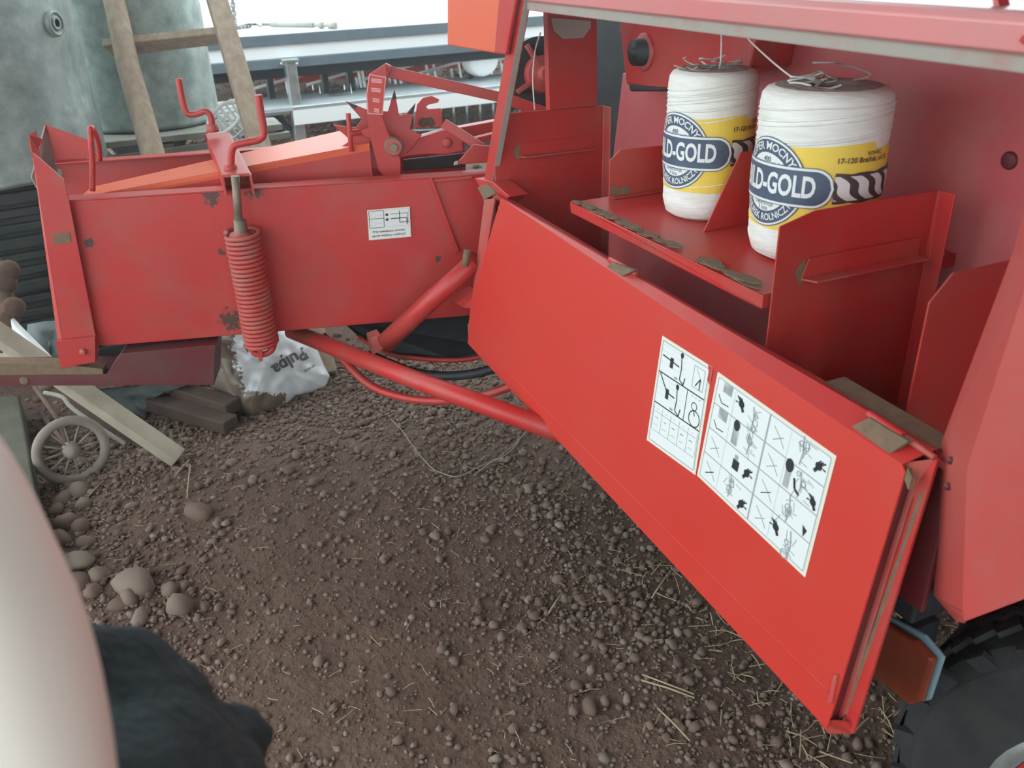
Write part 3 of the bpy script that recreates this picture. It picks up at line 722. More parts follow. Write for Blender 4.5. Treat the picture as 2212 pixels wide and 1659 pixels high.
# rod loop
b = MB()
b.tube(smooth_path([CH(200, 412, -.03), CH(200, 350, -.03), CH(196, 295, -.03), CH(198, 276, -.06), onP(212, 305, A0-cn*.30, cn), onP(216, 345, A0-cn*.35, cn)], 6), .0075, 'red', 10)
b.build('rod_loop', chamber)
# cross channel with cranks and spring
b = MB()
k0, k1 = CH(480, 382, .03), CH(540, 378, .03)
zc = k0.z
u = ce*-1
c0_, c1_ = k0, k0+u*(k1-k0).dot(u)
far0 = onP(444, 292, A0-cn*.47, cn); far0 = Vector((far0.x, far0.y, 0))+zz(onP(444, 292, A0-cn*.47, cn).z)
far1 = far0+u*(k1-k0).dot(u)
b.prism([c0_, c1_, far1, far0], Vector((0, 0, .005)), 'red')
for a_, f_ in ((c0_, far0), (c1_, far1)): b.prism([a_, f_, f_+zz(-.035), a_+zz(-.05)+cn*.004, ], u*.005, 'red')
brk = b.build('cross_channel', chamber, .002)
mid = lambda t, s: c0_.lerp(c1_, s).lerp(far0.lerp(far1, s), t)
def crank(pxs, pl, name='crank_handle'):
    b = MB(); pts = [onP(x_, y_, A0+cn*pl, cn) for x_, y_ in pxs]
    b.tube(smooth_path(pts, 6), .0095, 'red', 12)
    p0 = pts[-1]; b.lathe([(0, .012), (.016, .012), (.018, 0), (.018, -.01), (0, -.01)], p0, (0, 0, 1), 'red_dusty', 12)
    return b.build(name, chamber)
crank([(558, 205), (563, 240), (570, 285), (560, 301), (535, 307), (508, 314), (500, 330), (499, 366)], -.03)
crank([(386, 170), (392, 205), (400, 236), (408, 246), (425, 246), (442, 240), (453, 246), (457, 260), (459, 277)], -.40)
b = MB()
sp_off = .055
b.tube([CH(508, 380, sp_off), CH(516, 478, sp_off)], .0105, 'bare', 10)
b.lathe([(.0, .03), (.016, .03), (.017, .0), (.028, -.006), (.034, -.02)], CH(520, 500, sp_off), (CH(512, 430, sp_off)-CH(516, 478, sp_off)), ['bare', 'bare', 'red_dusty', 'red_dusty'], 18)
s0, s1_ = CH(523, 500, sp_off), CH(566, 742, sp_off)
ax = (s1_-s0); ln = ax.length; ax.normalize(); x = ax.cross(cn).normalized(); y = ax.cross(x)
turns, per = 26, 18
rr = (CH(565, 620, sp_off)-CH(520, 622, sp_off)).length*.78
path = [s0+ax*(ln*i/(turns*per))+(x*math.cos(2*math.pi*i/per)+y*math.sin(2*math.pi*i/per))*rr for i in range(turns*per+1)]
b.tube(path, ln/turns*.47, 'red_dusty', 8)
hk = [CH(545, 742, sp_off), CH(545, 755, sp_off), CH(552, 764, sp_off), CH(572, 765, sp_off), CH(586, 757, sp_off), CH(591, 745, sp_off), CH(585, 735, sp_off)]
b.tube(smooth_path(hk, 5), .0085, 'red', 10)
b.prism([CH(552, 745, sp_off+.02), CH(566, 745, sp_off+.02), CH(567, 780, sp_off+.02), CH(560, 781, sp_off+.02)], -cn*.008, 'red')
b.build('tension_spring', chamber)
# chamber rib and warning sticker
b = MB(); b.prism([CH(926, 385, .001), CH(934, 384, .001), CH(992, 540, .001), CH(982, 545, .001)], cn*.010, 'red'); b.prism([CH(930, 388, .001), CH(1020, 380, .001), CH(1020, 386, .001), CH(932, 394, .001)], cn*.006, 'red')
b.build('stiffening_rib', chamber, .002)
b = MB(); stk = Flat(b, CH(793, 454, .001), CH(885, 446, .001), CH(797, 519, .001), CH(888, 511, .001), cn); stk.base('cream', 'white', .002)
W, Hh = stk.W, stk.H
stk.frame(.004, .004, W*.38, Hh*.60, .0014, 'ink'); stk.line((.004, Hh*.30), (W*.38, Hh*.30), .0014, 'ink'); stk.frame(.004, .004, W-.004, Hh*.60, .0005, 'ink_grey')
for v in (.12, .40): stk.lines([(W*.06, Hh*(v+.08)), (W*.12, Hh*v), (W*.2, Hh*(v+.02)), (W*.18, Hh*(v+.12)), (W*.08, Hh*(v+.12)), (W*.06, Hh*(v+.08))], .0012, 'ink_pale'); stk.line((W*.22, Hh*(v+.08)), (W*.34, Hh*(v+.06)), .002, 'ink_pale')
for v in (.20, .36): stk.poly([(W*.42, Hh*(v-.035)), (W*.46, Hh*(v-.035)), (W*.46, Hh*(v-.06)), (W*.50, Hh*v), (W*.46, Hh*(v+.06)), (W*.46, Hh*(v+.035)), (W*.42, Hh*(v+.035))], 'ink')
stk.lines([(W*.54, Hh*.19), (W*.94, Hh*.19), (W*.94, Hh*.50)], .0025, 'ink_grey'); stk.lines([(W*.54, Hh*.34), (W*.92, Hh*.34), (W*.92, Hh*.56)], .0022, 'ink', 3); stk.lines([(W*.75, Hh*.10), (W*.75, Hh*.48), (W*.97, Hh*.48)], .0018, 'ink', 3)
stk.text('Przy nawlekaniu sznurka', W*.48, Hh*.735, .0088, 'ink', .012); stk.text('aparat wiążący wyłączyć', W*.48, Hh*.87, .0088, 'ink', .012)
b.build('warning_sticker', chamber, weld=False)['label'] = 'small white warning sticker with two lines of writing'

# ---- metering star wheel, scale arm and trip gear on top of the chamber
b = MB(); o1 = -.14
P = lambda pts, off: [CH(x_, y_, off) for x_, y_ in pts]
b.prism(P([(746, 218), (793, 237), (838, 241), (852, 193), (862, 249), (876, 247), (898, 222), (886, 279), (912, 292), (880, 330), (842, 342), (800, 330), (788, 352), (752, 371), (764, 326), (721, 329), (757, 303), (719, 270), (768, 276), (782, 258)], o1), -cn*.006, 'red')
star = b.build('metering_star_wheel', baler, .0015)
for t_, l_, r__ in (((746, 218), (766, 236), (773, 229)), ((852, 193), (846.5, 214), (857, 214)), ((898, 222), (880, 246), (893, 246))):
    b = MB(); b.prism(P([t_, l_, r__], o1+.002), -cn*.0005, 'black'); b.build('worn_tip', star)
b = MB(); o2 = -.10
b.prism(P([(797, 161), (833, 137), (843, 147), (838, 166), (831, 205), (826, 249), (838, 285), (866, 345), (866, 378), (850, 388), (832, 383), (818, 368), (800, 300), (793, 255), (791, 200)], o2), -cn*.006, 'red')
arm = b.build('scale_arm', baler, .002)
b = MB()
b.prism(P([(797, 160), (834, 166), (827, 248), (794, 246), (791, 205)], o2+.001), cn*.0006, 'pink_print')
b.prism(P([(798.5, 162), (832, 168), (825.5, 246), (796, 244), (793, 205)], o2+.0018), cn*.0003, 'red_clean')
for y_, x0_, x1_ in ((174, 802, 825), (194, 802, 822), (216, 805, 820), (238, 808, 819)):
    for k in (-1, 0, 1): b.prism(P([(x0_, y_-1.5+3.2*k), (x1_, y_+.7+3.2*k), (x1_, y_+2.7+3.2*k), (x0_, y_+.6+3.2*k)], o2+.0022), cn*.0003, 'pink_print')
b.build('scale_sticker', arm)
b = MB(); c = CH(850, 317, o2+.006)
b.lathe([(0, .016), (.010, .016), (.010, .006), (.022, .006), (.026, .0), (.026, -.006)], c, cn, ['bare', 'bare', 'red_dusty', 'bare', 'red_dusty'], 24, smooth=False)
b.build('hub_disc', arm)
b = MB()
b.prism(P([(838, 142), (1100, 203), (1180, 232), (1180, 262), (1090, 224), (838, 168)], -.12), -cn*.008, 'red')
b.prism(P([(833, 137), (846, 143), (838, 170), (831, 166)], -.10), -cn*.02, 'red')
b.build('trip_bar', baler, .002)
b = MB()
b.prism(P([(894, 277), (901, 226), (913, 212), (932, 207), (949, 215), (946, 222), (926, 226), (920, 231), (925, 236), (952, 234), (957, 273)], -.20), -cn*.010, 'red')
b.prism(P([(906, 257), (914, 253), (921, 256), (930, 252), (937, 258), (940, 268), (934, 275), (922, 272), (910, 275), (902, 268)], -.199), cn*.0006, 'rust')
b.build('latch_hook', baler, .002)
b = MB()
b.prism(P([(886, 315), (905, 298), (975, 278), (1000, 300), (1002, 326), (965, 335), (915, 334), (885, 338), (850, 345)], -.16), -cn*.05, 'red')
b.lathe([(0, .014), (.013, .012), (.015, 0)], CH(965, 308, -.16), cn, 'red_dusty', 14)
b.prism(P([(870, 345), (1010, 330), (1005, 362), (872, 368)], -.30), -cn*.01, 'black')  # black sheet puts in the shade of the open cavity
b.build('gear_casting', baler, .004)
b = MB()
b.bar(CH(958, 266, -.12), CH(1045, 322, -.10), .026, .012, 'red', tuple(cn))
b.prism(P([(984, 356), (1022, 312), (1075, 318), (1080, 350)], -.06), -cn*.008, 'red')
b.prism(P([(982, 350), (990, 348), (990, 356), (980, 358)], -.055), -cn*.01, 'grime')
b.prism(P([(970, 280), (1090, 258), (1090, 292), (1020, 302)], -.30), -cn*.04, 'red')
b.prism(P([(1020, 300), (1080, 285), (1080, 300), (1030, 310)], -.22), -cn*.03, 'red')
b.build('brace_bracket', baler, .002)
b = MB()
b.tube([CH(752, 244, -.10), CH(759, 327, -.10)], .007, 'red', 10); b.tube([CH(756, 288, -.10), CH(790, 284, -.12)], .009, 'red', 10)
b.prism(P([(775, 283), (830, 268), (832, 300), (790, 298)], -.105), -cn*.02, 'red')
b.prism(P([(760, 320), (832, 316), (822, 366), (775, 362)], -.13), -cn*.02, 'red')
b.build('trip_lever', baler, .002)

# ---- tubes and guards below the chamber
b = MB(); b.tube([CH(630, 715, -.10), at(900, 822, 2.12), at(1240, 945, 1.86)], .0235, 'red', 16); b.build('brace_tube', baler)
b = MB(); b.tube([at(1030, 560, 2.20), at(930, 650, 2.30), at(832, 742, 2.38)], [.024, .026, .028], 'red', 16)
b.prism([at(800, 730, 2.40), at(822, 722, 2.38), at(830, 752, 2.38), at(806, 766, 2.40)], (0, .04, 0), 'red_dusty')
b.tube([at(1010, 540, 2.16), at(1004, 575, 2.17)], .009, 'dirt_crust', 10)  # dark of the slot hole put in as a brown tube
b.prism([at(985, 655, 2.3), at(1030, 630, 2.25), at(1035, 668, 2.25), at(1000, 664, 2.3)], (0, .05, 0), 'red')
b.build('brace_tube', baler)
b = MB()
gp = [at(735, 690, 2.75), at(1060, 630, 2.65), at(1075, 752, 2.6), at(1040, 768, 2.6), at(980, 776, 2.6), at(900, 772, 2.63), at(840, 762, 2.67), at(780, 732, 2.7)]
b.prism(gp, Vector((.02, .05, .02)), 'black')
b.tube(smooth_path([at(775, 728, 2.69), at(840, 764, 2.66), at(900, 774, 2.62), at(980, 778, 2.59), at(1040, 770, 2.58), at(1085, 748, 2.58)], 5), .008, 'red', 8)
b.build('pickup_guard', baler)
b = MB()
b.tube(smooth_path([at(700, 725, 2.6), at(745, 780, 2.55), at(800, 832, 2.5), at(870, 858, 2.45), at(950, 866, 2.4), at(1040, 855, 2.35), at(1130, 825, 2.3)], 6), .012, 'red', 10)
b.tube(smooth_path([at(800, 765, 2.62), at(880, 800, 2.55), at(950, 812, 2.52), at(1030, 806, 2.48), at(1100, 785, 2.45)], 6), .014, 'black', 10)
b.build('guard_hoop', baler)
b = MB()
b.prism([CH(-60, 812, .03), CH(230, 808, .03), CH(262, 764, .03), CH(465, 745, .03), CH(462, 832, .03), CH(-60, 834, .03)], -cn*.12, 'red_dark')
b.prism([CH(-60, 812, .03), CH(225, 808, .03), CH(225, 790, -.08), CH(-60, 785, -.08)], Vector((0, 0, .002)), 'dirt_crust')
b.prism([CH(-60, 784, .032), CH(118, 786, .032), CH(222, 797, .032), CH(222, 809, .032), CH(-60, 811, .032)], -cn*.04, 'dirt_crust')
b.lathe([(0, .002), (.012, .002), (.012, 0)], CH(52, 822, .031), cn, 'dirt_crust', 10)
b.build('chute_beam', baler, .004)
b = MB()   # jack stand that carries the front of the machine, behind the door
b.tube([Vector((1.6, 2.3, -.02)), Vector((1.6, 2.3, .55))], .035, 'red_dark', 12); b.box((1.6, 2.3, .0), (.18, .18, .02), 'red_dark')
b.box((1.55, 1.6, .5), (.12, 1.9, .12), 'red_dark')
b.build('support_leg', baler, .003)

# ================================================================== TWINE SPOOLS
def spool(name, px, rad, height, label, mess):
    ctr = onZ(px[0], px[1], ZS)
    vd = Vector((ctr.x, ctr.y, 0)).normalized()
    c = ctr+vd*rad*.98
    root = thing(name, label, 'twine spool', (c.x, c.y, ZS+.001), 'twine spools in the box')
    vr = Vector((vd.y, -vd.x, 0))
    def sp(th, h, r_): return c+(-vd*math.cos(th)+vr*math.sin(th))*r_+Vector((0, 0, h))
    b = MB(); H = height
    prof = [(0, .001), (rad*.80, .001), (rad*.93, .008), (rad*.985, .025)]
    kk = 40
    for i in range(kk+1):
        h = .03+(H-.055)*i/kk
        prof.append((rad*(1.0+.004*math.sin(i*2.1)+.004*(1 if i % 2 else 0)), h))
    prof += [(rad*.985, H-.012), (rad*.92, H-.004), (rad*.80, H)]
    b.lathe(prof, c, (0, 0, 1), 'twine', 56)
    b.lathe([(rad*.80, H), (rad*.5, H+.002), (rad*.26, H), (rad*.24, H-.05), (0, H-.05)], c, (0, 0, 1), 'twine_top', 40)
    body = b.build('wound_twine', root)
    # crossing wound strands
    b = MB()
    for k in range(9):
        h0 = H*(.72+.03*k) if k < 8 else H*.3
        a0 = random.uniform(-1, 1)
        pts = [sp(a, min(max(h0+.016*math.sin(a*.8+a0), .03), H-.02), rad*1.006) for a in np.linspace(-1.7, 1.7, 30)]
        b.tube(pts, .0013, 'twine', 5)
    b.build('crossing_strand', body)['kind'] = 'stuff'
    # paper label wrapped round
    b = MB(); h0, h1 = H*.215, H*.715
    rl = rad*1.012
    n = 60; t0, t1 = -2.6, 2.0
    vs = []; fs = []
    for i in range(n+1):
        th = t0+(t1-t0)*i/n
        for j, h in enumerate((h0, (h0+h1)/2, h1)):
            vs.append(sp(th, h+(.006*math.sin(th*1.3) if j == 2 else 0)+(-.012 if j == 2 and th > .85 else 0), rl+.0006*math.sin(th*37)))
    for i in range(n):
        for j in range(2): fs.append([i*3+j, i*3+j+3, i*3+j+4, i*3+j+1])
    b.add(vs, fs, 'yellow', True)
    th_c, hc = R(-47), H*.485
    LW = lambda s_, t_, lay: sp(th_c+s_/rl, hc+t_, rl+.0012+.00035*lay)
    def colfill(s0_, s1__, top, bot, mt, lay, n=28):
        vs = []; fs = []
        for i in range(n+1):
            s_ = s0_+(s1__-s0_)*i/n
            vs += [LW(s_, bot(s_), lay), LW(s_, top(s_), lay)]
        for i in range(n): fs.append([2*i, 2*i+2, 2*i+3, 2*i+1])
        b.add(vs, fs, mt, True)
    def wtext(t_, sc, s_, y_, mt, lay, bold=.02, arc=None, wide=1.0):
        tv, tf = text_tris(t_, sc, bold)
        bm = bmesh.new(); bv = [bm.verts.new((x_*wide, y2, 0)) for x_, y2 in tv]
        for f_ in tf:
            try: bm.faces.new([bv[i] for i in f_])
            except ValueError: pass
        xs_ = [v_[0]*wide for v_ in tv]
        g = min(xs_)
        while g < max(xs_):
            geo = bm.verts[:]+bm.edges[:]+bm.faces[:]
            bmesh.ops.bisect_plane(bm, geom=geo, plane_co=(g, 0, 0), plane_no=(1, 0, 0)); g += .005
        bm.verts.index_update(); out = []
        for v_ in bm.verts:
            x_, y2 = v_.co.x, v_.co.y
            if arc:
                ra, sg = arc; an = x_/ra
                if sg > 0: q = ((ra+y2)*math.sin(an), (ra+y2)*math.cos(an))
                else: q = ((ra-y2)*math.sin(an), -(ra-y2)*math.cos(an))
                out.append(LW(s_+q[0], y_+q[1], lay))
            else: out.append(LW(s_+x_, y_+y2, lay))
        b.add(out, [[v_.index for v_ in f_.verts] for f_ in bm.faces], mt); bm.free()
    rc = H*.243
    ci = lambda r_: (lambda s_: math.sqrt(max(r_*r_-s_*s_, 0)))
    neg = lambda f_: (lambda s_: -f_(s_))
    for r_, mt, lay in ((rc+.0045, 'navy', 1), (rc+.0030, 'white', 2), (rc, 'navy', 3), (rc*.70, 'white', 4)):
        colfill(-r_, r_, ci(r_), neg(ci(r_)), mt, lay, 36)
    pw, ph = rc*1.62, rc*.40
    def pill(hw, hh): return lambda s_: hh*math.sqrt(max(1-max(0, (abs(s_)-(hw-hh))/hh)**2, 0))
    for gx, mt, lay in ((.005, 'navy', 5), (.0038, 'white', 6), (0, 'navy', 7)):
        colfill(-pw-gx, pw+gx, pill(pw+gx, ph+gx), neg(pill(pw+gx, ph+gx)), mt, lay, 60)
    wtext('BILD-GOLD', ph*1.72, pw*.11, 0, 'white', 8, .03, wide=.63*(rad/.113)**.12)
    wtext('SUPER MOCNY', rc*.255, 0, 0, 'white', 5, .02, arc=(rc*.855, 1))
    wtext('SZNUREK ROLNICZY', rc*.235, 0, 0, 'white', 5, .02, arc=(rc*.855, -1), wide=.80)
    wtext('400', rc*.16, .0, rc*.55, 'navy', 5, .02); wtext('WWW.BILDGOLD.PL', rc*.12, 0, rc*.46 if False else rc*.455, 'navy', 5, .0)
    wtext('Gwarancja', rc*.15, 0, -rc*.50, 'navy', 5, .0); wtext('3 lata', rc*.15, 0, -rc*.62, 'navy', 5, .0)
    # address line, end mark, rope and tractor wheels
    sx_ = pw+.02
    wtext('17-120 Brańsk, ul. B.', rc*.17, pw+.050, rc*.64, 'brown_print', 3, .02)
    wtext('KONIEC', rc*.12, pw+.066, h1-hc-.011, 'brown_print', 2, .02)
    rope_h = rc*.30
    e0_, e1_ = pw+.004, pw+.16
    colfill(e0_, e1_, lambda s_: rope_h+.002*abs(math.sin(s_*70))+.002, lambda s_: -rope_h-.002*abs(math.sin(s_*70))-.002, 'brown_print', 1, 60)
    for k in range(-1, 5):
        s_ = e0_-.012+k*.034; vs = []; fs = []
        for i in range(13):
            t_ = i/12; yy = rope_h*(1-2*t_)*.96; sh_ = s_+.034*t_+.006*math.sin(t_*6.28)
            vs += [LW(max(sh_, e0_), yy, 4), LW(max(sh_+.009, e0_), yy, 4), LW(max(sh_+.019, e0_), yy, 4)]
        for i in range(12): fs += [[3*i, 3*i+1, 3*i+4, 3*i+3], [3*i+1, 3*i+2, 3*i+5, 3*i+4]]
        b.add(vs, fs, 'stripe_white', True)
    for s_, r_ in ((pw+.056, rc*.30), (pw+.090, rc*.26)):
        f_ = ci(r_); o_ = -rc*.68
        colfill(s_-r_, s_+r_, lambda q, s_=s_, f_=f_: o_+f_(q-s_), lambda q, s_=s_, f_=f_: o_-f_(q-s_), 'brown_print', 2, 16)
    b.build('paper_label', root, weld=False)
    # loose twine on top
    b = MB()
    for k in range(mess):
        a = random.uniform(0, 6.28); p0 = c+Vector((math.cos(a), math.sin(a), 0))*rad*random.uniform(.1, .6)+Vector((0, 0, H+.002))
        pts = [p0]
        for i in range(5): pts.append(pts[-1]+Vector((random.uniform(-.03, .03), random.uniform(-.03, .03), random.uniform(-.004, .008))))
        pts = [Vector((q.x, q.y, max(q.z, c.z+H+.001))) for q in pts]
        b.tube(smooth_path(pts, 4), .0016, 'twine_top' if k % 3 else 'twine', 5)
    b.build('loose_twine', root)['kind'] = 'stuff'
    return root, c, H
SPL, cL, HL = spool('twine_spool', (1519, 483), .0815, .268, 'narrower spool of white twine behind the sloping middle divider', 6)
SPR, cR, HR = spool('twine_spool', (1738, 582), .1005, .270, 'wide white twine spool nearest the camera, film wrapped, yellow label', 9)
def feed(root, c, H, pts, r=.0017):
    b = MB(); b.tube(smooth_path(pts, 5), r, 'twine', 6); b.build('feed_strand', root)
feed(SPL, cL, HL, [Vector((cL.x, cL.y, cL.z+HL-.02)), onX(1557, 132, cL.x+.01), onX(1553, 85, cL.x+.01)+Vector((0, 0, .05))])
feed(SPR, cR, HR, [Vector((cR.x, cR.y, cR.z+HR-.02)), onX(1702, 160, cR.x), onX(1628, 96, cR.x), onX(1600, 60, cR.x)])
b = MB(); b.tube(smooth_path([onY(1168, 70, 1.88), onY(1156, 110, 1.88), onY(1151, 170, 1.88), onY(1155, 238, 1.88)], 5), .0016, 'twine', 6); b.build('hanging_strand', baler)

# ================================================================== BACKGROUND
# tank 1 on a stack of ribbed crates
def tank(name, px, py_bot, dist, rad, height, label, dent=None):
    e = at(px, py_bot, dist)
    root = thing(name, label, 'tank', (e.x, e.y, e.z), 'grey metal tanks')
    b = MB(); prof = [(0, 0), (rad*.96, 0), (rad, .015)]
    for i in range(13): prof.append((rad*(1+.004*math.sin(i*1.7)), .02+(height-.04)*i/12))
    prof += [(rad*.97, height), (0, height)]
    b.lathe(prof, e, (0, 0, 1), 'galv_tank', 56)
    ob = b.build('tank_shell', root)
    if dent:
        for v in ob.data.vertices:
            wv = v.co+ob.location+root.location
            for (dc, dr, dd) in dent:
                l = (wv-dc).length
                if l < dr: v.co += (Vector((e.x, e.y, wv.z))-wv).normalized()*dd*(1-l/dr)**2*2
    return root, e
t1, e1 = tank('storage_tank', -45, 368, 3.5, .49, 1.35, 'large grey metal tank with round bung at the left edge', [(at(190, 130, 3.35), .16, .035)])
vd = Vector((e1.x, e1.y, 0)).normalized()
b = MB(); pc = at(142, 50, 3.18); d_ = (pc-Vector((e1.x, e1.y, pc.z))); d_.normalize(); pc = Vector((e1.x, e1.y, pc.z))+d_*.49
b.lathe([(.046, -.02), (.046, .012), (.043, .018), (.036, .018), (.034, .012), (.026, .012), (.024, .018), (.014, .018), (.013, .008), (0, .008)], pc, d_, ['galv_tank']*7+['black']*2, 28)
b.build('bung_plug', t1)
t2, e2 = tank('storage_tank', 327, 262, 4.35, .335, 1.35, 'paler grey metal tank standing on planks behind the wooden ladder', None)
# stack of black ribbed crates under tank 1
root = thing('ribbed_crate', 'stack of black ribbed plastic crate sides under the large tank', 'crate', (e1.x, e1.y, 0))
bx0 = Vector((e1.x, e1.y, 0)); b = MB(); zc1 = e1.z-.005
rot = Matrix.Rotation(math.atan2(-vd.x, vd.y)*1.0, 3, 'Z'); fx = rot @ Vector((1, 0, 0)); fy = rot @ Vector((0, 1, 0))
b.box(bx0+zz(zc1/2-.01)+fx*.03, (.98, .78, zc1), 'ribbed', rot)
b.build('crate_body', root, .01)
nr = 13
for k in range(nr):
    z_ = .04+(zc1-.08)*k/(nr-1)
    b = MB(); b.box(bx0+zz(z_)-fy*.40+fx*.03, (.98, .03 if k % 3 else .05, .032 if k % 3 else .045), 'ribbed', rot)
    b.build('rib', root, .006)
# pallet planks under tank 2
root = thing('plank_stack', 'weathered grey planks stacked under the paler tank', 'planks', (e2.x, e2.y, 0))
zz2 = e2.z-.001
b = MB()
for sx2 in (-.45, 0, .45):
    for k in range(4): b.box((e2.x+sx2, e2.y, zz2-.10-k*.17 if zz2-.10-k*.17 > .05 else .05), (.12, .9, .12), 'greywood')
b.build('bearer', root, .004)
for k in range(7):
    b = MB(); b.box((e2.x+random.uniform(-.04, .04), e2.y-.42+.14*k, zz2-.014-.004*(k % 2)), (1.1, .115, .028), 'greywood', Matrix.Rotation(random.uniform(-.05, .05), 3, 'Z'))
    b.build('plank', root, .003)
for k in range(6):
    b = MB(); b.box((e2.x, e2.y-.47, zz2-.06-.05*k-.01), (1.2, .03, .03), 'greywood', Matrix.Rotation(random.uniform(-.03, .03), 3, 'Y'))
    b.build('plank', root, .003)
# ladder
la, lb = at(240, -10, 3.75), at(326, 322, 3.62)
dirv = (la-lb).normalized(); gl = lb-dirv*(lb.z/dirv.z)
lc, ldn = at(466, -10, 3.75), at(565, 330, 3.62)
dir2 = (lc-ldn).normalized(); g2 = ldn-dir2*(ldn.z/dir2.z)
root = thing('wooden_ladder', 'rough wooden ladder leaning in front of the paler tank', 'ladder', tuple((gl+g2)/2))
b = MB(); pts = [gl.lerp(la+dirv*.5, t) for t in np.linspace(0, 1, 9)]
pts = [p+Vector((.006*math.sin(i*2.3), 0, 0)) for i, p in enumerate(pts)]
b.tube(pts, [.054-.0015*i for i in range(9)], 'wood', 12); b.build('rail', root)['label'] = 'round pole rail'
b = MB(); b.bar(g2, lc+dir2*.5, .062, .085, 'wood', (1, 0, .0)); b.build('rail', root, .004)['label'] = 'square sawn rail'
ra, rb = at(232, 103, 3.84), at(494, 75, 3.80)
for dz in (-.9, -.45, 0, .45):
    o_ = dirv*dz/dirv.z
    b = MB(); b.bar(ra+o_, rb+o_, .088, .035, 'wood', tuple(dirv)); b.build('rung', root, .004)

# trailer
TZ = .98
ta, tb = onZ(470, 95, TZ), onZ(1160, 45, TZ)
te = (tb-ta); te.z = 0; te.normalize(); tn = Vector((te.y, -te.x, 0))
if tn.dot(CAM-ta) < 0: tn = -tn
def TP(x_, y_, off=0.): return onP(x_, y_, ta+tn*off, tn)
trailer = thing('flatbed_trailer', 'grey and white flatbed trailer standing in the yard', 'trailer', (ta.x+te.x, ta.y+te.y, 0))
tl_, tr_ = ta-te*.35, tb+te*2.2
b = MB()
b.prism([tl_, tr_, tr_-tn*7, tl_-tn*7], zz(-.03), 'trailer_deck'); b.build('deck', trailer, .004)
def rail(y0, y1, mt, out, name, th=.05):
    b = MB(); z0, z1 = TP(480, y0).z, TP(480, y1).z
    b.prism([tl_+tn*out+zz(z0-ta.z), tr_+tn*out+zz(z0-ta.z), tr_+tn*out+zz(z1-ta.z), tl_+tn*out+zz(z1-ta.z)], -tn*th, mt); return b.build(name, trailer, .004)
rail(82, 106, 'trailer_dark', .03, 'edge_rail'); rail(106, 136, 'trailer_white', .012, 'side_panel'); rail(136, 158, 'trailer_dark', .03, 'edge_rail'); rail(158, 182, 'trailer_black', -.04, 'frame_beam', .12)
b = MB()
lg0, lg1 = TP(625, 130, .05), TP(648, 322, .05); lgd = Vector((0, 0, -1))
b.bar(Vector((lg0.x, lg0.y, 0)), lg0, .075, .075, 'steel', tuple(te)); b.box(lg0+zz(.0), (.12, .10, .02), 'steel'); b.tube([lg0+te*.06+zz(-.03), lg0-te*.07+zz(-.02)], .012, 'chrome', 8)
b.build('support_leg', trailer, .004)
def tplank(y0a, y1a, x0_, x1_, off, mt, name, th=.05):
    b = MB(); p0 = TP(x0_, y0a, off); z0 = p0.z; z1 = TP(x0_, y1a, off).z
    a_ = p0; c_ = p0+te*((TP(x1_, y0a, off)-p0).dot(te))
    b.prism([a_, c_, c_+zz(z1-z0), a_+zz(z1-z0)], -tn*th, mt); return b.build(name, trailer, .003), a_, c_
_, wa, wb = tplank(231, 272, 632, 1300, .12, 'trailer_white', 'white_side_board', .03)
b = MB(); b.prism([wa-te*.85, wb, wb-tn*.42+zz(.03), wa-te*.85-tn*.42+zz(.03)], zz(-.03), 'grey_plank'); b.build('lower_platform', trailer, .004)
b = MB(); b.prism([wa-te*.85-tn*.02, wa-te*.02-tn*.02, wa-te*.02-tn*.02+zz(-.05), wa-te*.85-tn*.02+zz(-.05)], -tn*.03, 'grey_plank'); b.build('grey_side_board', trailer, .003)
for x_, y0_, y1_ in ((578, 148, 205), (697, 140, 204), (752, 138, 200), (1012, 118, 186)):
    b = MB(); p0 = TP(x_, y0_, -.25); p1 = TP(x_+4, y1_, -.25); z_low = wa.z-.0
    b.bar(Vector((p0.x, p0.y, z_low)), p0+zz(.03), .065, .045, 'trailer_black', tuple(te)); b.build('strut', trailer, .003)
b = MB()
for x_ in (682, 750):
    p0 = TP(x_, 196, -.08); b.tube([p0+zz(.05)-te*.02, p0+zz(-.02)-te*.02, p0+zz(-.02)+te*.03, p0+zz(.05)+te*.03], .006, 'chrome', 6)
    b.bar(p0-te*.15+zz(-.01), p0+te*.0+zz(.0), .02, .012, 'trailer_black')
b.build('clip', trailer)
for (px_, py_) in ((1052, 128),):
    c = TP(px_, py_, .0)
    b = MB(); b.lathe([(0, .05), (.10, .05), (.135, .04), (.145, .0), (.145, -.10), (0, -.10)], c-tn*.10, tn, 'trailer_white', 36)
    b.lathe([(.09, .052), (.105, .055), (.11, .05)], c-tn*.10, tn, 'grey_plank', 36, a0=3.4, a1=5.6)
    b.prism([c-te*.26+zz(.15)-tn*.12, c+te*.2+zz(.15)-tn*.12, c+te*.1+zz(-.05)-tn*.12, c-te*.05+zz(-.12)-tn*.12], -tn*.06, 'trailer_white')
    b.build('mudguard', trailer, .003)
for k in range(2):
    b = MB(); c = TP(560+700*k, 300, -1.1); c = Vector((c.x, c.y, .33)) if k else Vector((c.x, c.y, .33))
    c += te*(3.4 if k else -.9)
    b.lathe([(.16, -.09), (.27, -.10), (.33, -.07), (.33, .07), (.27, .10), (.16, .09), (0, .06)], c, tn, 'rubber', 36); b.build('road_wheel', trailer)
b = MB()
cp2 = [TP(600, 238, -.05), TP(612, 262, -.05), TP(628, 280, -.03), TP(640, 292, .0)]
b.tube(smooth_path(cp2, 5), .022, 'trailer_black', 8); b.tube(smooth_path([TP(585, 238, -.05), TP(600, 270, -.06), TP(606, 282, -.06), TP(590, 300, -.06)], 5), .028, 'trailer_black', 8)
b.build('hanging_tine', trailer)
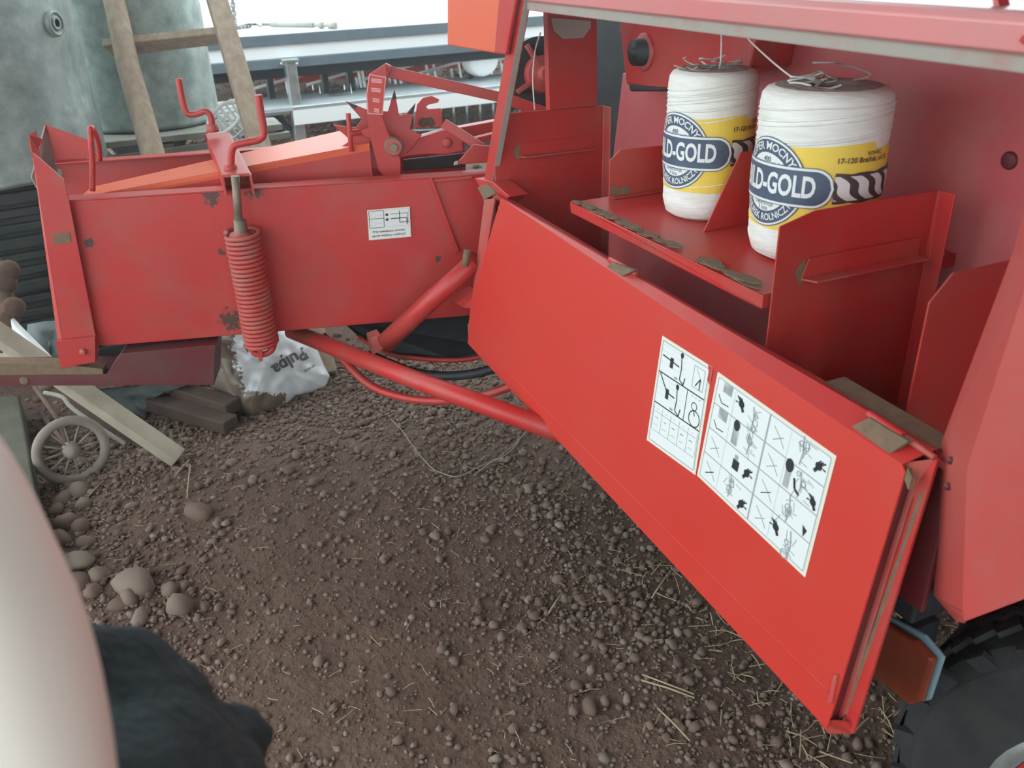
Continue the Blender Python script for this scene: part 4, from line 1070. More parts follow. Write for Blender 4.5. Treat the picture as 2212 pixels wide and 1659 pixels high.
# chain and top link lying on the deck
def on_deck(x_, y_, lift): return onZ(x_, y_, TZ+lift)
chain = thing('chain', 'bright steel chain hanging down on the trailer deck', 'chain', tuple(on_deck(512, 60, 0)))
cpth = smooth_path([on_deck(512, 60, .012)+zz(.34)+tn*.0, on_deck(512, 60, .012)+zz(.22), on_deck(510, 60, .012)+zz(.10), on_deck(510, 60, .015), on_deck(524, 58, .015), on_deck(538, 55, .02)], 4)
for i, p in enumerate(cpth[:-1]):
    q = cpth[i+1]; d = (q-p).normalized(); x = d.cross(tn if i % 2 else d.cross(tn)).normalized()
    b = MB(); c = (p+q)/2
    b.tube([c+d*.030*math.cos(a)+x*.016*math.sin(a) for a in [2*math.pi*k/12 for k in range(12)]], .0055, 'chain_steel', 6, closed=True)
    b.build('chain_link', chain)
tk = thing('top_link', 'dusty turnbuckle rod lying on the trailer deck beside the chain', 'turnbuckle', tuple(on_deck(640, 55, 0)))
b = MB(); p0, p1 = on_deck(540, 52, .028), on_deck(735, 55, .028); d = (p1-p0)
L_ = lambda t: p0+d*t
b.tube([L_(.25), L_(.72)], .022, 'link_grey', 12); b.build('barrel', tk)
b = MB(); b.tube([L_(.02), L_(.27)], .012, 'chain_steel', 8); b.tube([L_(.10), L_(.16)], .022, 'chrome', 8); b.tube([L_(.02)+te*.03*math.cos(a)+zz(0)+tn*.03*math.sin(a) for a in np.linspace(0, 6.28, 12)[:-1]],   .009, 'chain_steel', 6, closed=True); b.build('threaded_end', tk)
b = MB(); b.tube([L_(.70), L_(.95)], .013, 'link_grey', 8); b.tube([L_(.78), L_(.82)], .026, 'link_grey', 8); b.tube([L_(.88), L_(.96)], .026, 'link_grey', 8); b.bar(L_(.93), L_(1.1), .012, .02, 'chrome'); b.build('threaded_end', tk)

# harrow of red bars and pale tines in the yard behind the trailer
hc = onZ(860, 185, .25); hroot = thing('tine_harrow', 'red framed harrow with pale wire tines on the gravel behind the trailer', 'harrow', (hc.x, hc.y, 0))
he = te
for k, (oy, z_) in enumerate(((.9, .30), (1.5, .36))):
    b = MB(); b.bar(hc-he*1.1+tn*-oy+zz(z_-.25), hc+he*2.3+tn*-oy+zz(z_-.25), .07, .07, 'red'); b.build('frame_bar', hroot, .004)
for k in range(26):
    b = MB(); s_ = -1.6+.135*k; oy = (.0, .55, 1.1)[k % 3]; p0 = hc+he*s_-tn*oy+zz(.12)
    b.tube([p0+zz(.38), p0+zz(.05), p0+tn*.06+zz(-.15), p0+tn*.10+zz(-.37)], .013, 'steel', 6); b.build('tine', hroot)
for k in range(6):
    b = MB(); s_ = -1.6+.6*k; b.tube([hc+he*s_+tn*.1+zz(.28), hc+he*(s_+.9)-tn*.7+zz(.16)], .018, 'trailer_white', 8); b.tube([hc+he*s_+tn*.05+zz(.10), hc+he*(s_+.7)+tn*.02+zz(.22)], .016, 'trailer_white', 8); b.build('tie_rod', hroot)
# wire grid panel standing low behind the baler
gp0, gp1 = onZ(940, 292, 0), onZ(1110, 284, 0)
groot = thing('wire_panel', 'grey welded wire panel on the gravel below the white board', 'wire panel', tuple((gp0+gp1)/2))
ge = (gp1-gp0).normalized()
b = MB(); b.tube([gp0-ge*.3+zz(.36), gp1+ge*.3+zz(.36)], .013, 'steel', 6); b.tube([gp0-ge*.3+zz(.05), gp1+ge*.3+zz(.05)], .013, 'steel', 6); b.build('cross_wire', groot)
for k in range(12):
    q = gp0-ge*.3+ge*((gp1-gp0).length+.6)*k/11; b = MB(); b.tube([q+zz(.0), q+zz(.38)], .009, 'steel', 6); b.build('upright_wire', groot)
# broken white basket
bc = at(508, 278, 4.0); root = thing('wicker_basket', 'broken white basket lying beside the ladder', 'basket', (bc.x, bc.y, bc.z-.12))
bax = Vector((-.55, -.35, .75)).normalized(); rx = bax.cross(Vector((0, 1, 0))).normalized(); ry = bax.cross(rx)
def ring(h, r_): return [bc+bax*h+(rx*math.cos(a)+ry*math.sin(a))*r_ for a in np.linspace(0, 6.283, 25)[:-1]]
for h, r_, w_ in ((-.085, .062, .006), (-.035, .078, .005), (.025, .088, .006), (.075, .096, .010)):
    b = MB(); b.tube(ring(h, r_), w_, 'white', 6, closed=True); b.build('hoop', root)
for k in range(18):
    a = 2*math.pi*k/18; d = rx*math.cos(a)+ry*math.sin(a); b = MB()
    b.bar(bc+bax*-.085+d*.062, bc+bax*.075+d*.096, .015, .004, 'white', tuple(d)); b.build('stave', root)
b = MB(); b.box((bc.x, bc.y+.05, (bc.z-.11)/2), (.24, .24, bc.z-.11), 'greywood'); o = b.build('timber_block', None, .01); tag(o, 'grey timber block under the broken white basket', 'timber')

# ---- clutter at lower left under the chamber
# hand cart with spoked wheel
wcx = onP(155, 972, onZ(155, 1040, 0.), -fw); gw = onZ(150, 1040, .005)
dW = (gw-CAM).dot(fw); pcw = at(155, 973, dW)
cart = thing('hand_cart', 'old hand cart with a spoked wheel under the red beam', 'cart', (pcw.x, pcw.y, 0))
wr = .118
axw = Vector((.25, -.95, .12)).normalized()
b = MB(); xr_ = axw.cross(Vector((0, 0, 1))).normalized(); yr_ = axw.cross(xr_)
b.tube([pcw+(xr_*math.cos(a)+yr_*math.sin(a))*(wr*.86) for a in np.linspace(0, 6.283, 37)[:-1]], wr*.135, 'wheel_tan', 10, closed=True); whl = b.build('wheel', cart)
b = MB(); b.lathe([(0, .03), (wr*.18, .024), (wr*.24, .0), (wr*.2, -.03), (0, -.03)], pcw, axw, 'wheel_tan', 16); b.build('hub', whl)
for k in range(12):
    a = 2*math.pi*k/12; d = xr_*math.cos(a)+yr_*math.sin(a); b = MB(); b.tube([pcw+d*wr*.15, pcw+d*wr*.80], wr*.028, 'wheel_tan', 6); b.build('spoke', whl)
b = MB(); b.tube([pcw, at(122, 900, dW+.05), at(75, 835, dW+.12)], .008, 'rust', 8); b.tube([pcw-axw*.04, pcw-axw*.5], .009, 'rust', 8)
b.tube(smooth_path([at(95, 848, dW+.1), at(135, 858, dW+.1), at(160, 885, dW+.1), at(270, 960, dW+.1)], 4), .007, 'greywood', 8)
b.build('frame_tube', cart)
# leaning plank
pa, pb_ = onZ(386, 990, .03), at(165, 838, 2.75)
root = MB(); root.bar(pb_-(pa-pb_).normalized()*.4, pa, .058, .05, 'wood_x', (.3, -.6, .8)); o = root.build('wooden_plank', None, .004); tag(o, 'pale wooden plank sloping to the gravel beside the spoked wheel', 'plank')
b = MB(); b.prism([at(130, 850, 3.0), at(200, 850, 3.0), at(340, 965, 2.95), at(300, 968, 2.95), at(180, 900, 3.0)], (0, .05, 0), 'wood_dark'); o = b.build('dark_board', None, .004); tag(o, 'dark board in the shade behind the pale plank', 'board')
# standing board at far left
b = MB(); b.prism([onZ(102, 1212, .10), onZ(40, 852, .10), onZ(-260, 880, .10), onZ(-260, 1240, .10)], (0, 0, -.11), 'slab')
o = b.build('mossy_slab', None, .006)
tag(o, 'mossy grey board lying at the left edge beside the stones', 'board')
# jagged white plastic piece
b = MB(); zq = 3.0
b.prism([at(0, 692, zq), at(25, 715, zq), at(45, 770, zq), at(125, 790, zq), at(60, 815, zq), at(-10, 780, zq)], (.01, .03, .0), 'wood_x')
b.prism([at(22, 690, zq-.02), at(35, 705, zq-.02), at(122, 792, zq-.02), at(55, 790, zq-.02), at(28, 735, zq-.02)], (.01, .02, 0), 'white')
o = b.build('broken_plastic_tray', None, .003); tag(o, 'broken cream plastic piece behind the red beam', 'plastic')
# rusty teeth at far left
b = MB()
for k, (x_, y_) in enumerate(((18, 585), (12, 610), (30, 665), (18, 690))):
    b.lathe([(0, .015), (.03, .013), (.04, 0), (.03, -.013), (0, -.015)], at(x_, y_, 3.0), (.3, -1, .2), 'rust', 10)
b.tube(smooth_path([at(-20, 560, 3.02), at(5, 600, 3.02), at(12, 640, 3.02), at(22, 690, 3.02), at(0, 760, 3.02)], 5), .03, 'rust', 8)
o = b.build('rusty_chain', None); tag(o, 'rusty brown sprocket chain hanging at the left edge', 'chain')
# plastic sheets
def sheet(name, outline, th, mt, label, cat, seed, wob=.02):
    g = random.Random(seed); pts = [Vector(p) for p in outline]
    c = sum(pts, Vector())/len(pts); b = MB(); rings = []
    n = len(pts)
    for t in (1., .75, .5, .25):
        rings.append([c.lerp(p, t)+Vector((g.uniform(-1, 1), g.uniform(-1, 1), g.uniform(-1, 1)))*wob*(1.2-t) - (CAM-c).normalized()*-th*(1-t) for p in pts])
    vs = [v for r_ in rings for v in r_]+[c+(CAM-c).normalized()*th]
    fs = []
    for i in range(3):
        for j in range(n): fs.append([i*n+j, i*n+(j+1) % n, (i+1)*n+(j+1) % n, (i+1)*n+j])
    for j in range(n): fs.append([3*n+j, 3*n+(j+1) % n, 4*n])
    b.add(vs, fs, mt, True)
    back = [p-(CAM-c).normalized()*.06 for p in pts]
    b.add(pts+back, [[j, (j+1) % n, n+(j+1) % n, n+j] for j in range(n)]+[list(range(2*n-1, n-1, -1))], mt, True)
    o = b.build(name, None); tag(o, label, cat); return o
sheet('plastic_sheet', [at(60, 700, 3.15), at(95, 692, 3.15), at(130, 690, 3.15), at(150, 740, 3.1), at(150, 800, 3.05), at(100, 815, 3.05), at(55, 770, 3.1)], .03, 'bag_blue', 'crumpled grey blue plastic sheet behind the chamber end', 'plastic sheet', 3)
sheet('plastic_sheet', [onZ(195, 842, .12), onZ(300, 832, .14), onZ(420, 822, .14), onZ(370, 850, .06), onZ(330, 870, .02), onZ(310, 905, .0), onZ(265, 880, .02)], .02, 'bag_blue', 'muddy grey plastic sheet on the ground behind the pale plank', 'plastic sheet', 4)
# feed bag, upside-down print
def feed_bag():
    root = thing('feed_bag', 'crumpled white plastic feed bag with upside down print', 'bag', tuple(onZ(640, 870, 0)))
    # facing plane: from ground line up, leaning back
    g0, g1 = onZ(540, 895, .005), onZ(712, 815, .005)
    bd = (g1-g0).normalized(); bnv = Vector((bd.y, -bd.x, 0))
    if bnv.dot(CAM-g0) < 0: bnv = -bnv
    bn = (bnv*.95+zz(.3)).normalized()
    def BG(x_, y_, off=0.): return onP(x_, y_, g0+bn*off, bn)
    from mathutils.bvhtree import BVHTree
    outline = [(430, 720), (508, 705), (600, 700), (680, 742), (700, 790), (713, 812), (705, 838), (680, 848), (640, 855), (622, 872), (590, 890), (545, 900), (520, 880), (490, 830), (470, 770)]
    cx_, cy_ = 590, 790; bms = MB(); n = len(outline); rings = []; dens = []
    for k in range(n):
        a_, c_ = outline[k], outline[(k+1) % n]
        for t in np.arange(0, 1, .1): dens.append((a_[0]+(c_[0]-a_[0])*t, a_[1]+(c_[1]-a_[1])*t))
    n = len(dens)
    def hgt(x_, y_, t):
        f = math.sqrt(max(1-t*t, 0))*.055
        f += .020*(abs(noise.noise(Vector((x_*.022, y_*.011, 2.))))-.2)*(1-t**4)+.010*noise.noise(Vector((x_*.05, y_*.05, 9)))*(1-t**4)
        f += .022*max(0, 1-abs((x_-560)*.7+(y_-830)*.25)/14)*(1-t**4)*(.6)
        return f
    ts = [1., .97, .93, .88, .82, .76, .70, .64, .58, .52, .46, .40, .34, .28, .22, .16, .10]
    vs = []
    for t in ts:
        for (x_, y_) in dens:
            xx, yy = cx_+(x_-cx_)*t, cy_+(y_-cy_)*t; vs.append(BG(xx, yy, hgt(xx, yy, t)))
    vs.append(BG(cx_, cy_, hgt(cx_, cy_, 0)))
    fsw, fsd = [], []
    for i in range(len(ts)-1):
        for j in range(n):
            f = [i*n+j, i*n+(j+1) % n, (i+1)*n+(j+1) % n, (i+1)*n+j]
            x_, y_ = cx_+(dens[j][0]-cx_)*ts[i], cy_+(dens[j][1]-cy_)*ts[i]
            fsw.append(f)
    for j in range(n): fsw.append([(len(ts)-1)*n+j, (len(ts)-1)*n+(j+1) % n, len(vs)-1])
    mud = [(BG(x_, y_, .05), r_) for x_, y_, r_ in ((440, 700, .10), (455, 740, .10), (475, 780, .09), (490, 820, .085), (505, 860, .08), (530, 885, .08), (560, 888, .075), (590, 885, .07), (612, 872, .05), (470, 720, .09), (490, 840, .08), (545, 865, .05), (575, 870, .05))]
    M['bag_muddy'] = mat('mud_stained_bag_plastic', (.74, .76, .78), .28, col2=(.62, .64, .67), nscale=9, spots=(mud, (.17, .125, .095), 1.1))
    bms.add(vs, fsw, 'bag_muddy', True); bms.add(vs, fsd, 'bag_dirty', True)
    ring0 = vs[:n]; back = [p-bn*.07-bnv*.05 for p in ring0]
    bms.add(ring0+back, [[j, (j+1) % n, n+(j+1) % n, n+j] for j in range(n)]+[list(range(n, 2*n))], 'bag_dirty', True)
    ob = bms.build('bag_skin', root)
    # print: project letters on the crumpled face
    tree = BVHTree.FromPolygons([tuple(v) for v in vs], fsw+fsd)
    pb = MB()
    def tprint(t_, x_, y_, size, rot, bold):
        tv, tf = text_tris(t_, size, bold); out = []
        for a_, c_ in tv:
            xx = x_+a_*math.cos(rot)+c_*math.sin(rot); yy = y_+a_*math.sin(rot)-c_*math.cos(rot)
            dr_ = ray(xx, yy).normalized(); hit = tree.ray_cast(CAM, dr_)
            out.append(hit[0]-dr_*.003 if hit[0] else BG(xx, yy, .06))
        pb.add(out, tf, 'bag_ink')
    tprint('Pulpa', 626, 780, 38, R(180-31), .03); tprint('www.', 668, 797, 13, R(180-31), .0); tprint('N', 537, 748, 26, R(180-31), .02)
    pb.build('bag_print', root, weld=False)
feed_bag()
# timbers in the shade
for k, (a_, c_, label) in enumerate((((330, 868, .05), (500, 918, .04), 'dark brown timber lying on the ground left of the feed bag'), ((380, 842, .08), (505, 880, .07), 'upper dark timber wedged beside the muddy bag'))):
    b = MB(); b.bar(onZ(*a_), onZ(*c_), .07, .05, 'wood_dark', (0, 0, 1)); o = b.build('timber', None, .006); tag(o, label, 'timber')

# ================================================================== STONES, GRAVEL, STRAW
def ico(sub, seed, flat=.65):
    bm = bmesh.new(); bmesh.ops.create_icosphere(bm, subdivisions=sub, radius=1)
    g = random.Random(seed); off = Vector((g.uniform(0, 50), g.uniform(0, 50), g.uniform(0, 50)))
    for v in bm.verts:
        v.co *= 1+.28*noise.noise(v.co*1.1+off)+.10*noise.noise(v.co*2.6+off)
        v.co.z *= flat; v.co.y *= g.uniform(.78, .8)+.0
    bm.verts.index_update()
    vs = np.array([v.co[:] for v in bm.verts]); fs = np.array([[v.index for v in f.verts] for f in bm.faces]); bm.free()
    return vs, fs
def gravel(name, pts, sizes, sub, nvar=7, sink=.25, seed=1):
    g = np.random.default_rng(seed); var = [ico(sub, 100+i+seed*10, g.uniform(.5, .85)) for i in range(nvar)]
    V, Fc, T = [], [], []; off = 0
    idx = g.integers(0, nvar, len(pts))
    for i, (p, s) in enumerate(zip(pts, sizes)):
        vs, fs = var[idx[i]]; a = g.uniform(0, 6.28); ca, sa = math.cos(a), math.sin(a)
        t = g.uniform(-.4, .4)
        q = vs*s; y2 = q[:, 1]*math.cos(t)-q[:, 2]*math.sin(t); z2 = q[:, 1]*math.sin(t)+q[:, 2]*math.cos(t)
        V.append(np.stack([q[:, 0]*ca-y2*sa+p[0], q[:, 0]*sa+y2*ca+p[1], z2+gz(p[0], p[1])+s*sink], 1)); Fc.append(fs+off); off += len(vs)
        T.append(np.full(len(vs), g.random()))
    V = np.concatenate(V); Fc = np.concatenate(Fc); T = np.concatenate(T)
    me = bpy.data.meshes.new(name); me.vertices.add(len(V)); me.vertices.foreach_set('co', V.ravel().astype(np.float32))
    me.loops.add(Fc.size); me.loops.foreach_set('vertex_index', Fc.ravel().astype(np.int32))
    me.polygons.add(len(Fc)); me.polygons.foreach_set('loop_start', np.arange(0, Fc.size, 3, dtype=np.int32)); me.polygons.foreach_set('loop_total', np.full(len(Fc), 3, np.int32))
    me.polygons.foreach_set('use_smooth', np.ones(len(Fc), bool))
    at_ = me.attributes.new('tone', 'FLOAT', 'POINT'); at_.data.foreach_set('value', T.astype(np.float32))
    me.update(calc_edges=True); me.validate(); me.materials.append(M['stone'])
    o = bpy.data.objects.new(name, me); COL.objects.link(o); return o
def density(x, y):
    # looser gravel at the edges, packed dirt in the walked middle
    d = .42
    d += 1.0*math.exp(-((y-2.95-.0*x)/.33)**2)*(1 if x < .75 else .6)
    d += .7*math.exp(-((x-(1.05-.10*y))/.30)**2)*(1 if y < 2.2 else .5)
    d += .9*math.exp(-((x+.32)/.22)**2)*(1 if y > 1.3 else .4)
    d *= .65+.9*(noise.noise(Vector((x*2.3, y*2.3, 11)))*.5+.5)
    return min(d, 1.)
pts, sz = [], []
while len(pts) < 27000:
    x_, y_ = rng.uniform(-1.2, 2.3), rng.uniform(.75, 3.5)
    if rng.random() < density(x_, y_): pts.append((x_, y_)); sz.append(min(.0029*math.exp(rng.exponential(.40)), .010))
go = gravel('gravel', pts, sz, 1, seed=2); tag(go, 'fine mixed gravel scattered over the dirt in front of the baler', 'gravel', kind='stuff')
pts, sz = [], []
while len(pts) < 9500:
    x_, y_ = rng.uniform(-.7, 1.9), rng.uniform(.8, 3.4)
    d_ = .12+1.2*math.exp(-((y_-2.95)/.30)**2)*(1 if x_ < .8 else .5)+.35*math.exp(-((x_-(1.1-.1*y_))/.2)**2)+.4*math.exp(-((x_+.3)/.2)**2)
    if rng.random() < d_*(.3+1.3*max(0, noise.noise(Vector((x_*3, y_*3, 21)))+.3)): pts.append((x_, y_)); sz.append(min(.0056*math.exp(rng.exponential(.36)), .017))
go = gravel('gravel', pts, sz, 1, seed=5, sink=.4); tag(go, 'rounded pebbles gathered along the chamber and the edges of the dirt', 'gravel', kind='stuff')
pts, sz = [], []
while len(pts) < 9000:
    x_, y_ = rng.uniform(-3.5, 8), rng.uniform(3.4, 13)
    pts.append((x_, y_)); sz.append(min(.014*math.exp(rng.exponential(.4)), .06)*(1 if y_ > 4.5 else .6))
go = gravel('gravel', pts, sz, 1, seed=3); tag(go, 'coarse pale gravel of the yard behind the baler', 'gravel', kind='stuff')
# the larger stones, each an object of its own
stone_me = []
for i in range(8):
    vs, fs = ico(2, 300+i, .62+.03*i); me = bpy.data.meshes.new('stone'); me.from_pydata([tuple(v) for v in vs], [], [list(map(int, f)) for f in fs])
    me.polygons.foreach_set('use_smooth', [True]*len(me.polygons)); me.materials.append(M['stone']); me.update(); stone_me.append(me)
def stone(x_, y_, s, k):
    o = bpy.data.objects.new('stone', stone_me[k % 8]); COL.objects.link(o); o.parent = floor
    o.location = (x_, y_, gz(x_, y_)+s*.22); o.rotation_euler = (random.uniform(-.3, .3), random.uniform(-.3, .3), random.uniform(0, 6.28)); o.scale = (s*random.uniform(.9, 1.25), s, s*random.uniform(.8, 1.1))
cobbles = [(150, 1045, 16), (135, 1075, 20), (170, 1060, 24), (120, 1100, 18), (140, 1130, 26), (180, 1090, 18), (175, 1140, 24), (130, 1165, 22), (185, 1172, 20), (165, 1215, 34), (215, 1240, 26), (170, 1255, 26), (200, 1275, 22), (290, 1265, 44), (280, 1290, 24), (385, 1305, 30), (300, 1330, 20), (260, 1300, 20), (365, 1270, 20), (240, 1120, 12),
           (640, 985, 20), (625, 1020, 22), (680, 1040, 22), (430, 1110, 40), (250, 1040, 14), (315, 1010, 16), (350, 1012, 14), (380, 1015, 16), (700, 1000, 14), (985, 985, 16), (1140, 1060, 22), (1205, 1245, 18), (1155, 1325, 24), (1125, 1150, 16), (1240, 1330, 16), (1245, 1470, 22), (1275, 1520, 30), (940, 1160, 18), (1035, 1315, 18), (690, 1430, 22), (1400, 1375, 18), (1450, 1385, 22), (1525, 1370, 16), (1470, 1465, 16), (1365, 1405, 14), (1540, 1525, 22), (1500, 1570, 22), (1680, 1600, 22), (1410, 1210, 12), (1155, 1630, 14), (965, 1640, 14), (820, 1500, 12)]
n_st = 0
for (x_, y_, px_) in cobbles:
    p = onZ(x_, y_, .01); dist = (p-CAM).dot(fw); stone(p.x, p.y, px_/F_PX*dist*(1.1 if n_st < 20 else .7), n_st); n_st += 1
while n_st < 300:
    x_, y_ = random.uniform(60, 1900), random.uniform(850, 1650)
    p = onZ(x_, y_, 0)
    if random.random() > density(p.x, p.y)+.12: continue
    if p.x > .9 and p.y < 1.0 and random.random() < .5: continue
    dist = (p-CAM).dot(fw); s = random.choice((5, 5.5, 6, 6.5, 7, 7, 8, 9, 10, 12))/F_PX*dist
    stone(p.x, p.y, s, n_st); n_st += 1
# straw
def straws(name, n, area, ln, wd, label, seed, dens=None):
    g = random.Random(seed); b = MB()
    k = 0
    while k < n:
        x_, y_ = g.uniform(*area[0]), g.uniform(*area[1])
        if dens and g.random() > dens(x_, y_): continue
        k += 1
        a = g.uniform(0, 3.14); l = ln*g.uniform(.3, 1.3); w_ = wd*g.uniform(.6, 1.2); c = Vector((x_, y_, gz(x_, y_)+g.uniform(.004, .012)))
        d = Vector((math.cos(a), math.sin(a), g.uniform(-.12, .12)))*l/2; s_ = Vector((-math.sin(a), math.cos(a), 0))*w_
        bend = Vector((g.uniform(-1, 1), g.uniform(-1, 1), .3))*l*.08
        up_ = zz(w_*.8)
        vs = [c-d-s_, c-d+s_, c+bend+s_, c+bend-s_, c+d+s_, c+d-s_, c-d+up_, c+bend+up_, c+d+up_]
        b.add(vs, [[0, 3, 7, 6], [1, 6, 7, 2], [3, 5, 8, 7], [2, 7, 8, 4], [0, 6, 1], [4, 8, 5]], 'straw')
    o = b.build(name, None, weld=False); tag(o, label, 'straw', kind='stuff'); return o
straws('straw', 900, ((-.6, 1.9), (.8, 3.2)), .035, .0011, 'loose bits of dry straw scattered over the dirt', 5, lambda x_, y_: .25+.7*density(x_, y_))
straws('straw', 420, ((1.0, 1.9), (.75, 1.6)), .06, .0016, 'thicker straw litter under the door beside the tyre', 6)
for k, (a_, c_, label) in enumerate((((378, 1035), (410, 998), 'flat pale straw stalk in front of the plank end'), ((1385, 1468), (1500, 1512), 'pair of long straw stalks right of the middle'), ((1408, 1282), (1450, 1222), 'straw stalk lying near the bottom edge of the door'), ((1420, 1530), (1490, 1602), 'thin straw stalk below the pair of long stalks'), ((1185, 1320), (1215, 1275), 'pale straw stalk beside a rounded stone'), ((405, 1080), (412, 1010), 'upright pale straw stalk below the plank end'), ((190, 1075), (225, 1042), 'short straw stalk right of the spoked wheel'))):
    pa, pc_ = onZ(*a_, .012), onZ(*c_, .012); pa.z = gz(pa.x, pa.y)+.010; pc_.z = gz(pc_.x, pc_.y)+.012
    b = MB(); m_ = pa.lerp(pc_, .5)+zz(.003); b.tube([pa, m_, pc_], .0022, 'straw', 6)
    if k == 1: b.tube([pa+Vector((.01, .012, .002)), pc_+Vector((.004, .008, .002))], .002, 'straw', 6)
    o = b.build('straw_stalk', None); tag(o, label, 'straw')
# loose strings on the ground
def gstring(pxs, r_, label):
    pts = []
    for x_, y_ in pxs:
        p = onZ(x_, y_, .01); p.z = gz(p.x, p.y)+.012; pts.append(p)
    b = MB(); b.tube(smooth_path(pts, 6), r_, 'string', 6); o = b.build('loose_string', None); tag(o, label, 'string')
gstring([(845, 905), (868, 930), (890, 962), (930, 1015), (960, 1032), (990, 1038), (1030, 1020), (1075, 998), (1110, 970), (1150, 935)], .0016, 'thin string curving across the dirt below the red brace tube')
gstring([(1025, 1035), (1060, 1008), (1100, 985), (1135, 945), (1150, 925)], .0022, 'dry stem lying beside the door edge on the dirt')

# ================================================================== PERSON at the lower left, close to the camera
pr = thing('person', 'person at the left edge with bare overexposed forearm and dark teal fleece', 'person', (-.50, -.2, 0))
el, wr_, wr2 = at(75, 1880, .37), at(-40, 1330, .38), at(-170, 1010, .40)
hand_p = at(-420, 700, .43)
def skin_mesh(name, verts, edges, radii, mt, parent, root=0, sub=2):
    me = bpy.data.meshes.new(name); me.from_pydata([tuple(v) for v in verts], edges, []); me.materials.append(M[mt])
    o = bpy.data.objects.new(name, me); COL.objects.link(o)
    sm = o.modifiers.new('skin', 'SKIN'); sm.use_smooth_shade = True
    for i, sv in enumerate(me.skin_vertices[0].data):
        r_ = radii[i]; sv.radius = r_ if isinstance(r_, tuple) else (r_, r_); sv.use_root = (i == root)
    ss = o.modifiers.new('sub', 'SUBSURF'); ss.levels = sub; ss.render_levels = sub
    if parent is not None:
        o.parent = parent; o.location = -Vector(parent.location)
    return o
B = Vector((-.50, -.24, 0))
sh_r, sh_l = Vector((-.33, -.02, 1.34)), Vector((-.66, -.42, 1.36))
V_ = [B+zz(.95), B+zz(1.15), B+zz(1.38), B+zz(1.48), B+zz(1.58), B+zz(1.70),       # 0 pelvis .. head
      sh_r, el, wr_.lerp(el, .15), wr2, hand_p.lerp(wr2, .6), hand_p,                # 6-11 right arm
      sh_l, sh_l+Vector((-.05, -.08, -.30)), sh_l+Vector((-.02, -.02, -.56)), sh_l+Vector((-.0, .02, -.66)),   # 12-15 left arm
      B+Vector((.08, .07, .88)), B+Vector((.09, .06, .48)), B+Vector((.08, .03, .08)), B+Vector((.14, .10, .035)),
      B+Vector((-.08, -.09, .88)), B+Vector((-.09, -.10, .48)), B+Vector((-.10, -.14, .08)), B+Vector((-.03, -.06, .035))]
E_ = [(0, 1), (1, 2), (2, 3), (3, 4), (4, 5), (2, 6), (6, 7), (7, 8), (8, 9), (9, 10), (10, 11), (2, 12), (12, 13), (13, 14), (14, 15), (0, 16), (16, 17), (17, 18), (18, 19), (0, 20), (20, 21), (21, 22), (22, 23)]
R_ = [.13, .13, .14, .055, .085, .085, .055, .043, .046, .040, .034, .03, .055, .042, .032, .03, .085, .055, .04, .035, .085, .055, .04, .035]
bv_off = len(V_)
# fingers on the raised hand
hd = (hand_p-wr2).normalized(); hs = hd.cross(Vector((0, 0, 1))).normalized(); hq = hd.cross(hs)
for k in range(5):
    s_ = (k-2)*.018
    r0_ = hand_p+hs*s_*.6
    if k == 0: ch = [hand_p-hd*.02+hs*-.03, hand_p+hd*.01+hs*-.055, hand_p+hd*.035+hs*-.06]
    else:
        l_ = (.0, .036, .042, .039, .030)[k]; ch = [hand_p+hd*.02+hs*s_, hand_p+hd*(.02+l_)+hs*s_*1.2, hand_p+hd*(.02+l_*1.7)+hs*s_*1.2+hq*.02]
    i0 = len(V_); V_ += ch; E_ += [(11, i0), (i0, i0+1), (i0+1, i0+2)]; R_ += [.010, .009, .008]
body = skin_mesh('body', V_, E_, R_, 'skin', pr, 0, 2)
# head: face features and hair
b = MB(); hcx = B+zz(1.66); fwd = Vector((.6, .8, 0)).normalized(); sd = Vector((fwd.y, -fwd.x, 0))
b.lathe([(0, .125), (.05, .118), (.085, .085), (.10, .03), (.10, -.01), (.092, -.05), (.07, -.08)], hcx-fwd*.015+zz(.01), (0, 0, 1), 'hair', 20)
b.build('hair', pr)
b = MB(); b.prism([hcx+fwd*.085+zz(.0), hcx+fwd*.085+sd*.014+zz(-.035), hcx+fwd*.085-sd*.014+zz(-.035)], fwd*.022, 'skin')
for s_ in (-1, 1):
    b.lathe([(0, .008), (.010, .004), (.012, 0)], hcx+fwd*.082+sd*.032*s_+zz(.005), fwd, 'white', 10); b.lathe([(0, .0095), (.005, .0085)], hcx+fwd*.082+sd*.032*s_+zz(.005), fwd, 'ink', 8)
    b.lathe([(0, .012), (.02, .008), (.028, -.004)], hcx+sd*.088*s_+zz(-.01), sd*s_, 'skin', 10)
b.prism([hcx+fwd*.08+sd*.024+zz(-.058), hcx+fwd*.08-sd*.024+zz(-.058), hcx+fwd*.08-sd*.018+zz(-.068), hcx+fwd*.08+sd*.018+zz(-.068)], fwd*.008, 'pink_print')
b.build('face', pr, .003)
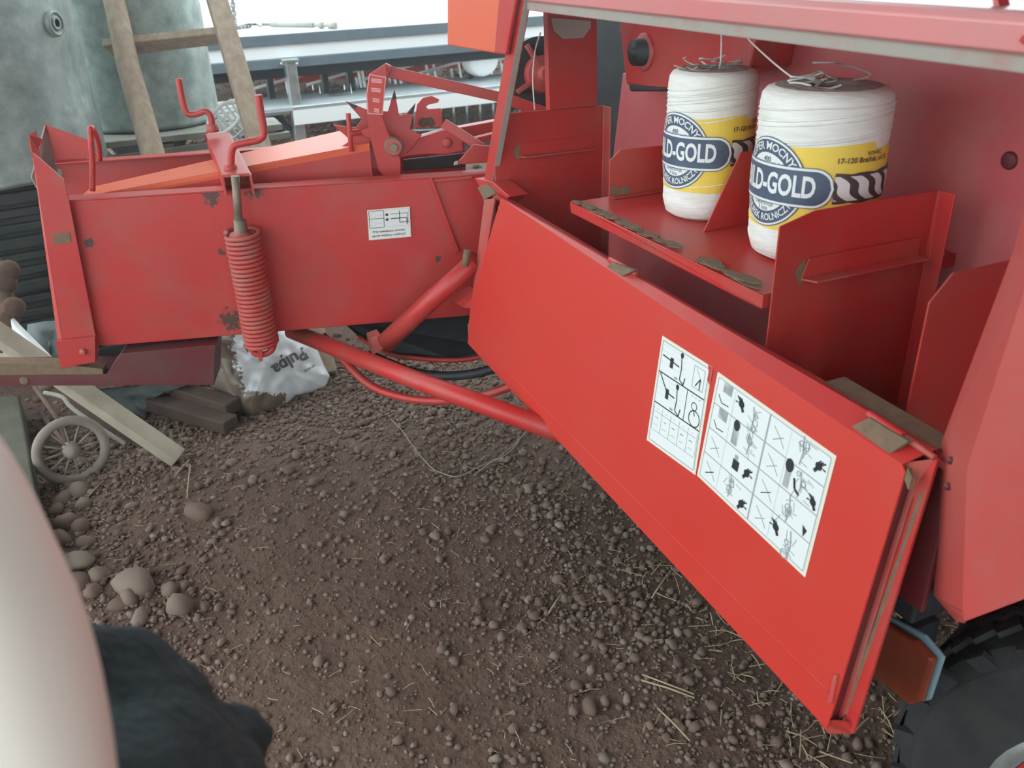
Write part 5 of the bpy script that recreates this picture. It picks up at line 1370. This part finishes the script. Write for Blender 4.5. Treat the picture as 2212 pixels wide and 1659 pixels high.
# trousers and fleece jacket
tr = skin_mesh('trousers', [V_[0], V_[16], V_[17], V_[18]+zz(.03), V_[20], V_[21], V_[22]+zz(.03)], [(0, 1), (1, 2), (2, 3), (0, 4), (4, 5), (5, 6)], [.145, .10, .075, .06, .10, .075, .06], 'fleece', pr, 0, 2)
b = MB()
def blob(c, r_, sx_=1., sy_=1., sz_=1.):
    bm = bmesh.new(); bmesh.ops.create_icosphere(bm, subdivisions=3, radius=1)
    bm.verts.index_update()
    b.add([Vector((v.co.x*r_*sx_, v.co.y*r_*sy_, v.co.z*r_*sz_))+c for v in bm.verts], [[v.index for v in f.verts] for f in bm.faces], 'fleece', True); bm.free()
dj = .46; ppx = dj/F_PX
for x_, y_, r_ in ((200, 1560, 215), (290, 1620, 235), (250, 1480, 150), (330, 1530, 120), (420, 1680, 170), (505, 1590, 82), (540, 1600, 62), (470, 1690, 120), (140, 1450, 130)):
    blob(at(x_, y_, dj+.06+.0002*(x_-200)), r_*ppx)
for t in np.linspace(0, 1, 12):   # upper sleeve back to the shoulder
    blob(sh_r.lerp(at(260, 1800, dj+.05), t), .066+.02*math.sin(t*9)*.3+.02*t)
for t in np.linspace(0, 1, 9): blob(B+zz(.92+.5*t), .165-.02*t, 1.15, 1, .8)
blob(sh_r, .085); blob(sh_l, .085)
for t in np.linspace(0, 1, 10): blob(V_[12].lerp(V_[13], t), .062)
for t in np.linspace(0, 1, 9): blob(V_[13].lerp(V_[14], t), .055)
for t in np.linspace(0, 1, 6): blob((B+zz(1.38)).lerp(sh_r, t), .10); blob((B+zz(1.38)).lerp(sh_l, t), .10)
jk = b.build('fleece_jacket', pr, weld=False)
rm = jk.modifiers.new('remesh', 'REMESH'); rm.mode = 'VOXEL'; rm.voxel_size = .008; rm.use_smooth_shade = True
tx = bpy.data.textures.new('fleece_folds', 'CLOUDS'); tx.noise_scale = .05
dp = jk.modifiers.new('folds', 'DISPLACE'); dp.texture = tx; dp.strength = .02; dp.mid_level = .5; dp.texture_coords = 'LOCAL'
sm = jk.modifiers.new('smooth', 'SMOOTH'); sm.factor = .5; sm.iterations = 3
